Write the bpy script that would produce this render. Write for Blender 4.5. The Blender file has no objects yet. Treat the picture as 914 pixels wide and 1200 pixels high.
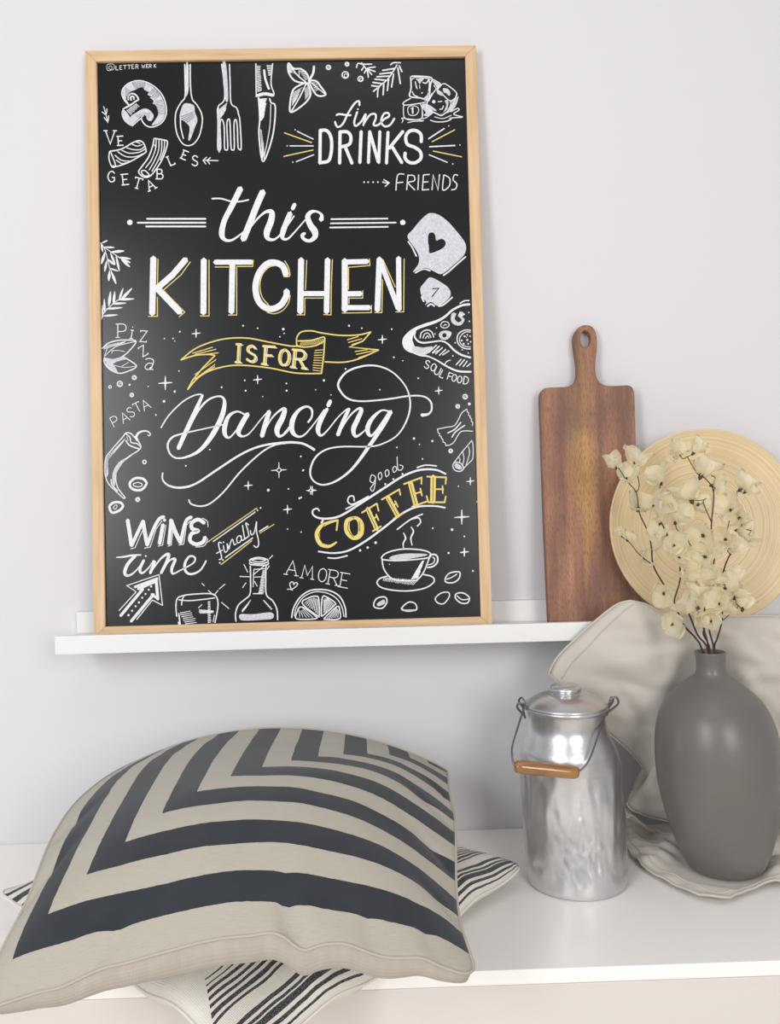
import bpy, bmesh, math, random
import numpy as np
from mathutils import Vector, Matrix, noise
from mathutils.geometry import tessellate_polygon

random.seed(7)
scene = bpy.context.scene
COL = scene.collection

# ------------------------------------------------------------------ camera
F_PX, YAW, PITCH, ROLL = 1097.0, 0.0209, -0.0382, -0.0235
CAM = Vector((0.4266, -1.5147, 0.5833))
_cy, _sy, _cp, _sp = math.cos(YAW), math.sin(YAW), math.cos(PITCH), math.sin(PITCH)
FW = Vector((_sy * _cp, _cy * _cp, _sp))
_r0 = Vector((_cy, -_sy, 0)); _u0 = _r0.cross(FW)
RT = _r0 * math.cos(ROLL) + _u0 * math.sin(ROLL)
UP = -_r0 * math.sin(ROLL) + _u0 * math.cos(ROLL)
cam_data = bpy.data.cameras.new('camera')
cam_data.sensor_fit = 'VERTICAL'; cam_data.sensor_height = 36.0
cam_data.lens = F_PX / 1200 * 36.0
cam_data.clip_start = 0.05
cam = bpy.data.objects.new('camera', cam_data); COL.objects.link(cam)
M = Matrix((RT, UP, -FW)).transposed().to_4x4(); M.translation = CAM
cam.matrix_world = M
scene.camera = cam


def ray(x, y): return FW + RT * ((x - 457) / F_PX) - UP * ((y - 600) / F_PX)
def at(x, y, Y):
    """photo pixel -> world point at distance plane Y"""
    d = ray(x, y); return CAM + d * ((Y - CAM.y) / d.y)
def atz(x, y, Z):
    d = ray(x, y); return CAM + d * ((Z - CAM.z) / d.z)


# ------------------------------------------------------------------ light
world = bpy.data.worlds.new('room_daylight'); scene.world = world
world.use_nodes = True
bg = world.node_tree.nodes['Background']
bg.inputs[0].default_value = (0.975, 0.975, 1.0, 1); bg.inputs[1].default_value = 0.54


def area_light(name, loc, target, w, h, power, color):
    l = bpy.data.lights.new(name, 'AREA'); l.shape = 'RECTANGLE'; l.size = w; l.size_y = h
    l.energy = power; l.color = color
    o = bpy.data.objects.new(name, l); COL.objects.link(o); o.location = loc
    o.rotation_euler = (Vector(target) - Vector(loc)).to_track_quat('-Z', 'Y').to_euler()
    return o


area_light('window_daylight', (-0.86, -2.5, 1.12), (0.2, 0, 0.3), 0.62, 1.25, 36, (0.965, 0.98, 1.0))
area_light('window_daylight', (1.3, -2.8, 0.98), (0.7, 0, 0.1), 0.7, 1.0, 28, (1.0, 0.97, 0.935))
area_light('overhead_fill', (0.45, -1.35, 2.25), (0.45, -0.8, 0.0), 0.8, 0.8, 4.5, (1.0, 0.97, 0.93))  # added fill from above to brighten the bench top, no real lamp
scene.view_settings.view_transform = 'Standard'
scene.view_settings.look = 'None'
scene.view_settings.exposure = -0.13
scene.view_settings.gamma = 1.0
scene.view_settings.use_curve_mapping = False


# ------------------------------------------------------------------ helpers
def new_obj(name, me, mat=None, parent=None, smooth=False):
    o = bpy.data.objects.new(name, me); COL.objects.link(o)
    if mat is not None:
        for m_ in (mat if isinstance(mat, (list, tuple)) else [mat]): me.materials.append(m_)
    if smooth: me.shade_smooth()
    if parent is not None: o.parent = parent
    return o


def pydata(name, verts, faces, mat=None, parent=None, smooth=False, uvs=None, mats=None):
    me = bpy.data.meshes.new(name)
    me.from_pydata([tuple(v) for v in verts], [], faces)
    if uvs is not None:
        uv = me.uv_layers.new(name='UVMap')
        idx = np.zeros(len(me.loops), dtype=np.int32); me.loops.foreach_get('vertex_index', idx)
        uv.data.foreach_set('uv', np.array(uvs, dtype=np.float32)[idx].ravel())
    if mats is not None: me.polygons.foreach_set('material_index', mats)
    me.validate()
    return new_obj(name, me, mat, parent, smooth)


def tag(o, label=None, cat=None, group=None, kind=None):
    if label: o['label'] = label
    if cat: o['category'] = cat
    if group: o['group'] = group
    if kind: o['kind'] = kind
    return o


def empty(name, loc, label, cat, group=None):
    o = bpy.data.objects.new(name, None); COL.objects.link(o); o.location = loc
    o.empty_display_size = 0.02
    o.rotation_mode = 'XYZ'
    bpy.context.view_layer.update()
    return tag(o, label, cat, group)


def world_parent(child, parent):
    """child was modelled in world coordinates"""
    child.parent = parent
    child.matrix_parent_inverse = Matrix.Translation(-Vector(parent.location))
    return child


def box(name, lo, hi, mat, parent=None, bevel=0.0015, seg=2):
    bm = bmesh.new(); bmesh.ops.create_cube(bm, size=1)
    for v in bm.verts:
        v.co = Vector([lo[i] + (v.co[i] + .5) * (hi[i] - lo[i]) for i in range(3)])
    if bevel: bmesh.ops.bevel(bm, geom=bm.edges[:], offset=bevel, segments=seg, affect='EDGES', profile=.5)
    me = bpy.data.meshes.new(name); bm.to_mesh(me); bm.free()
    o = new_obj(name, me, mat)
    if parent is not None: world_parent(o, parent)
    return o


def catmull(pts, per=6, closed=False):
    P = [np.array(p, float) for p in pts]; n = len(P)
    if n < 3: return [tuple(p) for p in P]
    out = []; rng = n if closed else n - 1
    for i in range(rng):
        if closed: a, b, c, d = P[(i - 1) % n], P[i], P[(i + 1) % n], P[(i + 2) % n]
        else: a, b, c, d = P[max(i - 1, 0)], P[i], P[i + 1], P[min(i + 2, n - 1)]
        for k in range(per):
            t = k / per
            out.append(tuple(.5 * ((2 * b) + (c - a) * t + (2 * a - 5 * b + 4 * c - d) * t * t + (3 * b - a - 3 * c + d) * t ** 3)))
    if not closed: out.append(tuple(P[-1]))
    return out


def tube_geo(pts, rad, seg=8, closed=False):
    """tube along points; rad number or list"""
    pts = [Vector(p) for p in pts]; n = len(pts)
    R = rad if isinstance(rad, (list, tuple)) else [rad] * n
    V, Fc = [], []
    t0 = (pts[1] - pts[0]).normalized(); nrm = t0.orthogonal().normalized()
    for i, p in enumerate(pts):
        a = pts[(i - 1) % n] if (closed or i > 0) else p
        b = pts[(i + 1) % n] if (closed or i < n - 1) else p
        t = (b - a).normalized() if (b - a).length > 1e-9 else t0
        nrm = (nrm - t * nrm.dot(t)).normalized(); bi = t.cross(nrm)
        for k in range(seg):
            an = 2 * math.pi * k / seg
            V.append(p + (nrm * math.cos(an) + bi * math.sin(an)) * R[i])
    m = n if closed else n - 1
    for i in range(m):
        j = (i + 1) % n
        for k in range(seg):
            l = (k + 1) % seg
            Fc.append((i * seg + k, i * seg + l, j * seg + l, j * seg + k))
    if not closed:
        Fc.append(tuple(range(seg - 1, -1, -1))); Fc.append(tuple((n - 1) * seg + k for k in range(seg)))
    return V, Fc


def tube(name, pts, rad, mat, parent=None, seg=8, closed=False):
    V, Fc = tube_geo(pts, rad, seg, closed)
    o = pydata(name, V, Fc, mat, smooth=True)
    if parent is not None: world_parent(o, parent)
    return o


def lathe(name, prof, mat, parent=None, seg=64, centre=None, disp=None):
    """prof: list of (r, z); centre(z)->(x,y); disp(ang,z,r)->r"""
    V, Fc = [], []
    for (r, z) in prof:
        cx, cy = centre(z) if centre else (0, 0)
        for k in range(seg):
            a = 2 * math.pi * k / seg
            rr = disp(a, z, r) if disp else r
            V.append((cx + rr * math.cos(a), cy + rr * math.sin(a), z))
    n = len(prof)
    for i in range(n - 1):
        for k in range(seg):
            l = (k + 1) % seg
            Fc.append((i * seg + k, i * seg + l, (i + 1) * seg + l, (i + 1) * seg + k))
    if prof[0][0] > 1e-4: Fc.append(tuple(range(seg - 1, -1, -1)))
    if prof[-1][0] > 1e-4: Fc.append(tuple((n - 1) * seg + k for k in range(seg)))
    o = pydata(name, V, Fc, mat, smooth=True)
    if parent is not None: world_parent(o, parent)
    return o


# ------------------------------------------------------------------ materials
class NT:
    def __init__(s, name):
        s.m = bpy.data.materials.new(name); s.m.use_nodes = True
        s.t = s.m.node_tree; s.b = s.t.nodes['Principled BSDF']; s.out = s.t.nodes['Material Output']
    def n(s, kind, **kw):
        nd = s.t.nodes.new(kind)
        for k, v in kw.items():
            if k.startswith('i_'):
                key = k[2:]; key = int(key) if key.isdigit() else key.replace('_', ' ')
                nd.inputs[key].default_value = v
            else: setattr(nd, k, v)
        return nd
    def l(s, a, b): s.t.links.new(a, b); return b
    def math(s, op, a, b=None, c=None):
        nd = s.n('ShaderNodeMath', operation=op)
        for i, v in enumerate((a, b, c)):
            if v is None: continue
            if isinstance(v, (int, float)): nd.inputs[i].default_value = v
            else: s.l(v, nd.inputs[i])
        return nd.outputs[0]
    def mix(s, fac, a, b):
        nd = s.n('ShaderNodeMix', data_type='RGBA')
        for i, v in ((0, fac), (6, a), (7, b)):
            if isinstance(v, (int, float)): nd.inputs[i].default_value = v
            elif isinstance(v, tuple): nd.inputs[i].default_value = (*v, 1)
            else: s.l(v, nd.inputs[i])
        return nd.outputs[2]
    def coord(s, kind='Object', scale=(1, 1, 1), rot=(0, 0, 0)):
        tc = s.n('ShaderNodeTexCoord'); mp = s.n('ShaderNodeMapping')
        mp.inputs['Scale'].default_value = scale; mp.inputs['Rotation'].default_value = rot
        s.l(tc.outputs[kind], mp.inputs['Vector']); return mp.outputs[0]
    def noise(s, vec, scale, detail=3, rough=.5):
        nd = s.n('ShaderNodeTexNoise'); nd.inputs['Scale'].default_value = scale
        nd.inputs['Detail'].default_value = detail; nd.inputs['Roughness'].default_value = rough
        if vec is not None: s.l(vec, nd.inputs['Vector'])
        return nd.outputs['Fac']
    def ramp(s, fac, stops, interp='LINEAR'):
        nd = s.n('ShaderNodeValToRGB'); cr = nd.color_ramp; cr.interpolation = interp
        while len(cr.elements) < len(stops): cr.elements.new(.5)
        for e, (p, c) in zip(cr.elements, stops):
            e.position = p; e.color = (*c, 1) if len(c) == 3 else c
        s.l(fac, nd.inputs[0]); return nd.outputs[0]
    def base(s, c):
        if isinstance(c, tuple): s.b.inputs['Base Color'].default_value = (*c, 1)
        else: s.l(c, s.b.inputs['Base Color'])
    def set(s, **kw):
        for k, v in kw.items():
            inp = s.b.inputs[k.replace('_', ' ')]
            if isinstance(v, (int, float)): inp.default_value = v
            else: s.l(v, inp)
    def bump(s, h, strength=.3, dist=.001):
        nd = s.n('ShaderNodeBump'); nd.inputs['Strength'].default_value = strength
        nd.inputs['Distance'].default_value = dist; s.l(h, nd.inputs['Height'])
        s.l(nd.outputs[0], s.b.inputs['Normal'])


def rgb(r, g, b):
    f = lambda c: (c / 255 / 12.92) if c / 255 <= .04045 else ((c / 255 + .055) / 1.055) ** 2.4
    return (f(r), f(g), f(b))


def plain(name, col, rough=.6, metallic=0., noise_amt=0.0, scale=40, bump=0, bscale=200):
    s = NT(name)
    if noise_amt:
        v = s.coord('Object'); nz = s.noise(v, scale, 4)
        d = tuple(max(0, c * (1 - noise_amt)) for c in col); h = tuple(min(1, c * (1 + noise_amt)) for c in col)
        s.base(s.mix(nz, d, h))
    else: s.base(col)
    s.set(Roughness=rough, Metallic=metallic)
    if bump: s.bump(s.noise(s.coord('Object'), bscale, 3), bump, .001)
    return s.m


m_wall = plain('wall_paint', rgb(217, 215, 217), .85, noise_amt=.008, scale=3, bump=.08, bscale=260)
m_floor = plain('floor_paint', rgb(214, 206, 196), .6, noise_amt=.05, scale=5)
m_white = plain('white_foil', rgb(229, 228, 227), .42, noise_amt=.006, scale=6)
m_bench = plain('bench_lacquer', rgb(246, 243, 239), .34, noise_amt=.012, scale=5)
m_front = plain('bench_front_lacquer', rgb(216, 210, 204), .45, noise_amt=.01, scale=4)


def pine(name, along):
    s = NT(name)
    sc = (3, 60, 60) if along == 'x' else (60, 60, 3)
    v = s.coord('Object', sc); n1 = s.noise(v, 2.2, 5, .6); n2 = s.noise(v, 7, 3)
    c = s.ramp(n1, [(.25, rgb(188, 152, 112)), (.5, rgb(212, 181, 142)), (.75, rgb(224, 198, 162))])
    s.base(s.mix(s.math('MULTIPLY', n2, .35), c, rgb(196, 160, 116)))
    s.set(Roughness=.55); s.bump(n2, .12, .0006)
    return s.m


m_pine_x = pine('pine_rail', 'x'); m_pine_z = pine('pine_stile', 'z')

s = NT('chalkboard_black'); v = s.coord('Object'); nz = s.noise(v, 4, 5, .6)
s.base(s.mix(nz, (.004, .005, .0065), (.008, .009, .0105)))
s.set(Roughness=s.math('MULTIPLY_ADD', nz, .06, .24), Specular_IOR_Level=.30); m_board = s.m


def chalk(name, a, b):
    s = NT(name); v = s.coord('Object'); n1 = s.noise(v, 260, 3, .7)
    s.base(s.mix(n1, a, b)); s.set(Roughness=.85); return s.m


m_chalk = chalk('white_chalk', rgb(196, 198, 206), rgb(250, 250, 252))
m_chalk_fill = chalk('rubbed_white_chalk', rgb(150, 153, 162), rgb(238, 239, 244))
m_yellow = chalk('yellow_chalk', rgb(206, 180, 96), rgb(240, 222, 140))
m_dark = m_board

# ------------------------------------------------------------------ setting
def structure(o): o['kind'] = 'structure'; return o


structure(box('wall_back', (-3.2, 0, -0.47), (4.0, 0.12, 2.3), m_wall, bevel=0))
structure(box('floor', (-3.2, -4.2, -0.52), (4.0, 0.12, -0.45), m_floor, bevel=0))
structure(box('baseboard_back', (-3.2, -0.014, -0.45), (4.0, 0.0, -0.38), m_white, bevel=.002))

# storage bench along the wall
BD = 0.4388
bench = empty('storage_bench', (0.5, -BD / 2, -0.45),
              'long white storage bench standing against the wall under the picture ledge', 'bench')
box('bench_top', (-0.95, -BD, -0.018), (1.95, -0.001, 0.0), m_bench, bench, .0012, 3)
box('side_panel', (-0.94, -BD + .014, -0.449), (-0.922, -0.016, -0.0185), m_front, bench)
box('side_panel', (1.922, -BD + .014, -0.449), (1.94, -0.016, -0.0185), m_front, bench)
box('back_panel', (-0.921, -0.026, -0.449), (1.921, -0.018, -0.0185), m_front, bench)
for x0, x1 in ((-0.92, -0.336), (-0.332, 1.336), (1.34, 1.92)):
    box('door_panel', (x0, -BD + .006, -0.40), (x1, -BD + .022, -0.0215), m_front, bench, .0015)
box('plinth', (-0.92, -BD + .05, -0.449), (1.92, -BD + .066, -0.402), m_front, bench)

# picture ledge
S0, S1, SB, SL, SR = 0.3291, 0.3569, 0.3779, -0.0478, 1.10
ZB, YB = 0.3449, -0.0847
ledge = empty('picture_ledge', (SL, 0, S0), 'white picture ledge fixed to the wall above the bench', 'shelf')
box('shelf_board', (SL, -0.1095, S0), (SR, -0.0145, ZB - .0005), m_white, ledge, .0008)
box('front_lip', (SL, -0.120, S0), (SR, -0.1097, S1), m_white, ledge, .0012, 3)
box('back_panel', (SL, -0.0143, S0), (SR, -0.0005, SB), m_white, ledge, .0012, 3)

# ------------------------------------------------------------------ chalkboard
BW, BH, BF = 0.61, 0.9119, 0.0175
RB = 0.0
_h = math.sqrt(BH ** 2 - (YB + .022) ** 2)
b_up = Vector((0, (-.022 - YB) / BH, _h / BH)).normalized()
b_x = Vector((1, 0, 0))
b_x, b_up = (b_x * math.cos(RB) + b_up * math.sin(RB)), (b_up * math.cos(RB) - b_x * math.sin(RB))
b_n = b_x.cross(b_up).normalized() * 1.0      # towards the camera is -y
b_y = b_up.cross(b_x).normalized()            # into the wall
board = empty('chalkboard', (0, YB, ZB), 'tall black chalkboard in a pine frame lettered with kitchen sayings, leaning on the ledge', 'chalkboard')
board.matrix_world = Matrix.Translation((0, YB, ZB + .0014)) @ Matrix((b_x, b_y, b_up)).transposed().to_4x4()


def bar(name, outline, mat, y0=0.0, y1=0.0195):
    """extrude a quad given in board x,z"""
    bm = bmesh.new()
    a = [bm.verts.new((x, y0, z)) for x, z in outline]; b = [bm.verts.new((x, y1, z)) for x, z in outline]
    n = len(outline)
    bm.faces.new(a); bm.faces.new(b[::-1])
    for i in range(n): bm.faces.new((a[i], b[i], b[(i + 1) % n], a[(i + 1) % n]))
    bmesh.ops.recalc_face_normals(bm, faces=bm.faces)
    bmesh.ops.bevel(bm, geom=bm.edges[:], offset=.0007, segments=2, affect='EDGES')
    me = bpy.data.meshes.new(name); bm.to_mesh(me); bm.free()
    return new_obj(name, me, mat, board)


g = .0001
bar('frame_rail', [(0, BH), (BW, BH), (BW - BF, BH - BF), (BF, BH - BF)], m_pine_x)
bar('frame_rail', [(BF, BF), (BW - BF, BF), (BW, 0), (0, 0)], m_pine_x)
bar('frame_stile', [(0, BH - g), (BF - g, BH - BF - g), (BF - g, BF + g), (0, g)], m_pine_z)
bar('frame_stile', [(BW - BF + g, BH - BF - g), (BW, BH - g), (BW, g), (BW - BF + g, BF + g)], m_pine_z)
PD = 0.0055                                   # board face lies this far behind the frame face
panel = box('board_panel', (BF + .0003, PD, BF + .0003), (BW - BF - .0003, PD + .006, BH - BF - .0003), m_board, None, 0)
panel.parent = board

_o = Vector((0, YB, ZB + .0014)) + b_y * PD


def bpx(x, y):
    """point of the board face seen at a photo pixel, in board x,z"""
    d = ray(x, y); t = (_o - CAM).dot(b_y) / d.dot(b_y); p = CAM + d * t - _o
    return (p.dot(b_x), p.dot(b_up))


GL = {
 'A': (.75, ['0,1 .375,0 .75,1', '.15,.65 .6,.65'], [(0, 1), (.75, 1)]),
 'B': (.6, ['0,0 0,1', '~0,0 .35,0 .5,.12 .5,.32 .35,.47 0,.47', '~0,.47 .42,.48 .6,.62 .6,.85 .42,1 0,1'], [(0, 0), (0, 1)]),
 'C': (.65, ['~.65,.2 .45,0 .15,.1 0,.5 .15,.9 .45,1 .65,.8'], []),
 'D': (.6, ['0,0 0,1', '~0,0 .35,.03 .6,.3 .6,.7 .35,.97 0,1'], []),
 'E': (.55, ['.55,0 0,0 0,1 .55,1', '0,.5 .4,.5'], [(0, 0), (0, 1)]),
 'F': (.55, ['.55,0 0,0 0,1', '0,.5 .4,.5'], [(0, 1), (0, 0)]),
 'G': (.65, ['~.62,.18 .42,0 .15,.1 0,.5 .15,.9 .42,1 .62,.85', '.62,.9 .62,.58 .4,.58'], []),
 'I': (.1, ['.05,0 .05,1'], [(.05, 0), (.05, 1)]),
 'K': (.6, ['0,0 0,1', '.6,0 0,.6', '.2,.42 .6,1'], []),
 'L': (.5, ['0,0 0,1 .5,1 .5,.88'], [(0, 0)]),
 'M': (.85, ['0,1 .12,0 .43,.75 .74,0 .85,1'], [(0, 1), (.85, 1)]),
 'O': (.6, ['~.3,0 .08,.15 0,.5 .08,.85 .3,1 .52,.85 .6,.5 .52,.15 .3,0'], []),
 'P': (.6, ['0,0 0,1', '~0,0 .4,0 .6,.15 .6,.4 .4,.55 0,.55'], [(0, 0), (0, 1)]),
 'R': (.65, ['0,0 0,1', '~0,0 .4,0 .58,.13 .58,.36 .4,.5 0,.5', '.3,.5 .65,1'], [(0, 0), (0, 1), (.65, 1)]),
 'S': (.55, ['~.52,.15 .3,0 .05,.1 .05,.33 .28,.48 .52,.62 .52,.88 .28,1 0,.85'], []),
 'T': (.7, ['0,.1 0,0 .7,0 .7,.1', '.35,0 .35,1'], [(.35, 1)]),
 'U': (.6, ['~0,0 0,.6 .1,.92 .3,1 .5,.92 .6,.6 .6,0'], []),
 'V': (.7, ['0,0 .35,1 .7,0'], [(0, 0), (.7, 0)]),
 'W': (.95, ['0,0 .22,1 .47,.3 .72,1 .95,0'], []),
 'Z': (.6, ['.0,.12 0,0 .6,0 0,1 .6,1 .6,.88'], []),
 'i': (.1, ['.05,.2 .05,1', '.03,-.12 .07,-.08'], [(.05, .2), (.05, 1)]),
}


class Ink:
    depth = 0
    def __init__(s): s.V = []; s.F = []; s.M = []
    def lay(s):
        Ink.depth += 1; return -0.00015 - Ink.depth * 1.2e-6
    def poly(s, pts, m):
        d = s.lay(); b = len(s.V)
        tris = tessellate_polygon([[Vector((p[0], p[1], 0)) for p in pts]])
        for p in pts:
            q = bpx(*p); s.V.append((q[0], PD + d, q[1]))
        for t in tris: s.F.append(tuple(b + i for i in t)); s.M.append(m)
    def stroke(s, pts, m, smooth=True, closed=False):
        """pts (x,y,w) in photo pixels"""
        if smooth and len(pts) > 2: pts = catmull(pts, 6, closed)
        P = np.array(pts, float)
        if closed: P = np.vstack([P, P[:1]])
        d = s.lay(); n = len(P)
        if n < 2: return
        L, R = [], []
        for i in range(n):
            a = P[max(i - 1, 0), :2]; c = P[min(i + 1, n - 1), :2]; p = P[i, :2]
            if closed and i in (0, n - 1): a = P[-2, :2]; c = P[1, :2]
            t1 = p - a; t2 = c - p
            t1 = t1 / (np.hypot(*t1) + 1e-9); t2 = t2 / (np.hypot(*t2) + 1e-9)
            t = t1 + t2
            if np.hypot(*t) < .3: t = t2 if np.hypot(*t2) > .1 else t1
            t = t / np.hypot(*t); w = max(P[i, 2], .35) / 2
            co = 1.0
            if not smooth and 0 < i < n - 1: co = 1 / max(.5, float(t @ t2))
            nr = np.array([-t[1], t[0]]) * w * co
            L.append(p + nr); R.append(p - nr)
        cap0 = P[0, :2] - (P[1, :2] - P[0, :2]) / (np.hypot(*(P[1, :2] - P[0, :2])) + 1e-9) * P[0, 2] * .4
        cap1 = P[-1, :2] + (P[-1, :2] - P[-2, :2]) / (np.hypot(*(P[-1, :2] - P[-2, :2])) + 1e-9) * P[-1, 2] * .4
        b = len(s.V)
        for p in L + R + [cap0, cap1]:
            q = bpx(*p); s.V.append((q[0], PD + d, q[1]))
        for i in range(n - 1): s.F.append((b + i, b + i + 1, b + n + i + 1, b + n + i)); s.M.append(m)
        if not closed:
            s.F.append((b, b + n, b + 2 * n)); s.M.append(m)
            s.F.append((b + n - 1, b + 2 * n + 1, b + 2 * n - 1)); s.M.append(m)
    def dot(s, x, y, r, m, n=10):
        s.poly([(x + r * math.cos(2 * math.pi * k / n), y + r * math.sin(2 * math.pi * k / n)) for k in range(n)], m)
    def ring(s, x, y, r, w, m, n=14):
        s.stroke([(x + r * math.cos(2 * math.pi * k / n), y + r * math.sin(2 * math.pi * k / n), w) for k in range(n)], m, True, True)


def draw_art(text):
    rnd = random.Random(3); ink = None; head = None
    def flush():
        if not head: return
        name, label = head
        o = pydata(name, ink.V, ink.F, [m_chalk, m_yellow, m_dark, m_chalk_fill], board, mats=ink.M)
        o['label'] = label
        if 'dots' in name: o['kind'] = 'stuff'
    for ln in text.strip().splitlines():
        ln = ln.strip()
        if not ln: continue
        if ln[0] == '@':
            flush(); n_, lab, org = ln[1:].split('|'); head = (n_, lab); ox, oy, sc = map(float, org.split(',')); ink = Ink(); continue
        tok = ln.split(); op = tok[0]; m = 0
        if op[0] == 'y': m = 1; op = op[1:]
        elif op[0] == 'k': m = 2; op = op[1:] or 'g'
        X = lambda p: (ox + p[0] / sc, oy + p[1] / sc)
        k = op[0]; rest = op[1:]; closed = rest.endswith('z'); rest = rest.rstrip('z')
        if k == 'h' and rest.endswith('k'): m = 2; rest = rest[:-1]
        w = float(rest) / sc if rest else 0
        if k in 'slv':
            pts = []
            for c in tok[1:]:
                v_ = list(map(float, c.split(','))); ww = v_[2] / sc if len(v_) > 2 else w
                pts.append((*X(v_), ww))
            if k == 'v':
                a, b = pts; mid = ((a[0] + b[0]) / 2, (a[1] + b[1]) / 2, w * .8)
                q = lambda t, ww: (a[0] + (b[0] - a[0]) * t, a[1] + (b[1] - a[1]) * t, ww)
                ink.stroke([q(0, w * .3), q(.3, w * .8), q(.65, w), q(1, w * .35)], m)
            else: ink.stroke(pts, m, k == 's', closed)
        elif k == 'g':
            pts = [X(list(map(float, c.split(',')))) for c in tok[1:]]
            ink.poly(catmull(pts, 4, True), 3 if m == 0 else m)
        elif k == '' : pass
        elif k == 'd':
            for c in tok[1:]:
                v_ = list(map(float, c.split(','))); x, y = X(v_); ink.dot(x, y, v_[2] / sc, m)
        elif k == 'c':
            for c in tok[1:]:
                v_ = list(map(float, c.split(','))); x, y = X(v_); r = v_[2] / sc
                ink.ring(x, y, r, w, m); 
                if r > 2: ink.ring(x + r * .2, y + r * .2, r * .55, w * .7, m)
        elif k == 'h':
            q = [X(list(map(float, c.split(',')))) for c in tok[1:5]]; n_ = int(tok[5])
            for i in range(n_):
                t = (i + .5) / n_; j = lambda: rnd.uniform(-.05, .05)
                a = [q[0][z] + (q[1][z] - q[0][z]) * t for z in (0, 1)]; b = [q[3][z] + (q[2][z] - q[3][z]) * t for z in (0, 1)]
                s0, s1 = j(), 1 + j() * 2
                ink.stroke([(a[0] + (b[0] - a[0]) * s0, a[1] + (b[1] - a[1]) * s0, w), (a[0] + (b[0] - a[0]) * s1, a[1] + (b[1] - a[1]) * s1, w * .7)], m)
        elif k in 'xX':
            wl = float(rest)
            for c in tok[1:]:
                x, y, r = map(float, c.split(','))
                ink.stroke([(x - r, y + .5, wl * .6), (x, y, wl * 1.2), (x + r, y - .5, wl * .6)], m)
                ink.stroke([(x, y - r, wl * .6), (x, y, wl * 1.2), (x, y + r, wl * .6)], m)
                if k == 'X': ink.ring(x, y, r * .25, wl, m); ink.dot(x, y, r * .22, 2)
        elif k == 't':
            serif = tok[1] == '1'
            for c in tok[2:]:
                ch, cx, cy, hh, an = c.split(','); cx, cy, hh, an = map(float, (cx, cy, hh, an)); an = math.radians(an)
                wd, st, sf = GL[ch]; ca, sa = math.cos(an), math.sin(an)
                def T(u, v_, ww=w):
                    x = (u - wd / 2) * hh; y = (v_ - .5) * hh
                    return (*X((cx + x * ca - y * sa, cy + x * sa + y * ca)), ww)
                for stx in st:
                    sm = stx[0] == '~'; pp = [tuple(map(float, z.split(','))) for z in stx.lstrip('~').split()]
                    ink.stroke([T(*p) for p in pp], m, sm)
                if serif:
                    for (u, v_) in sf: ink.stroke([T(u - .14, v_), T(u + .14, v_)], m, False)
    flush()


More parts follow.
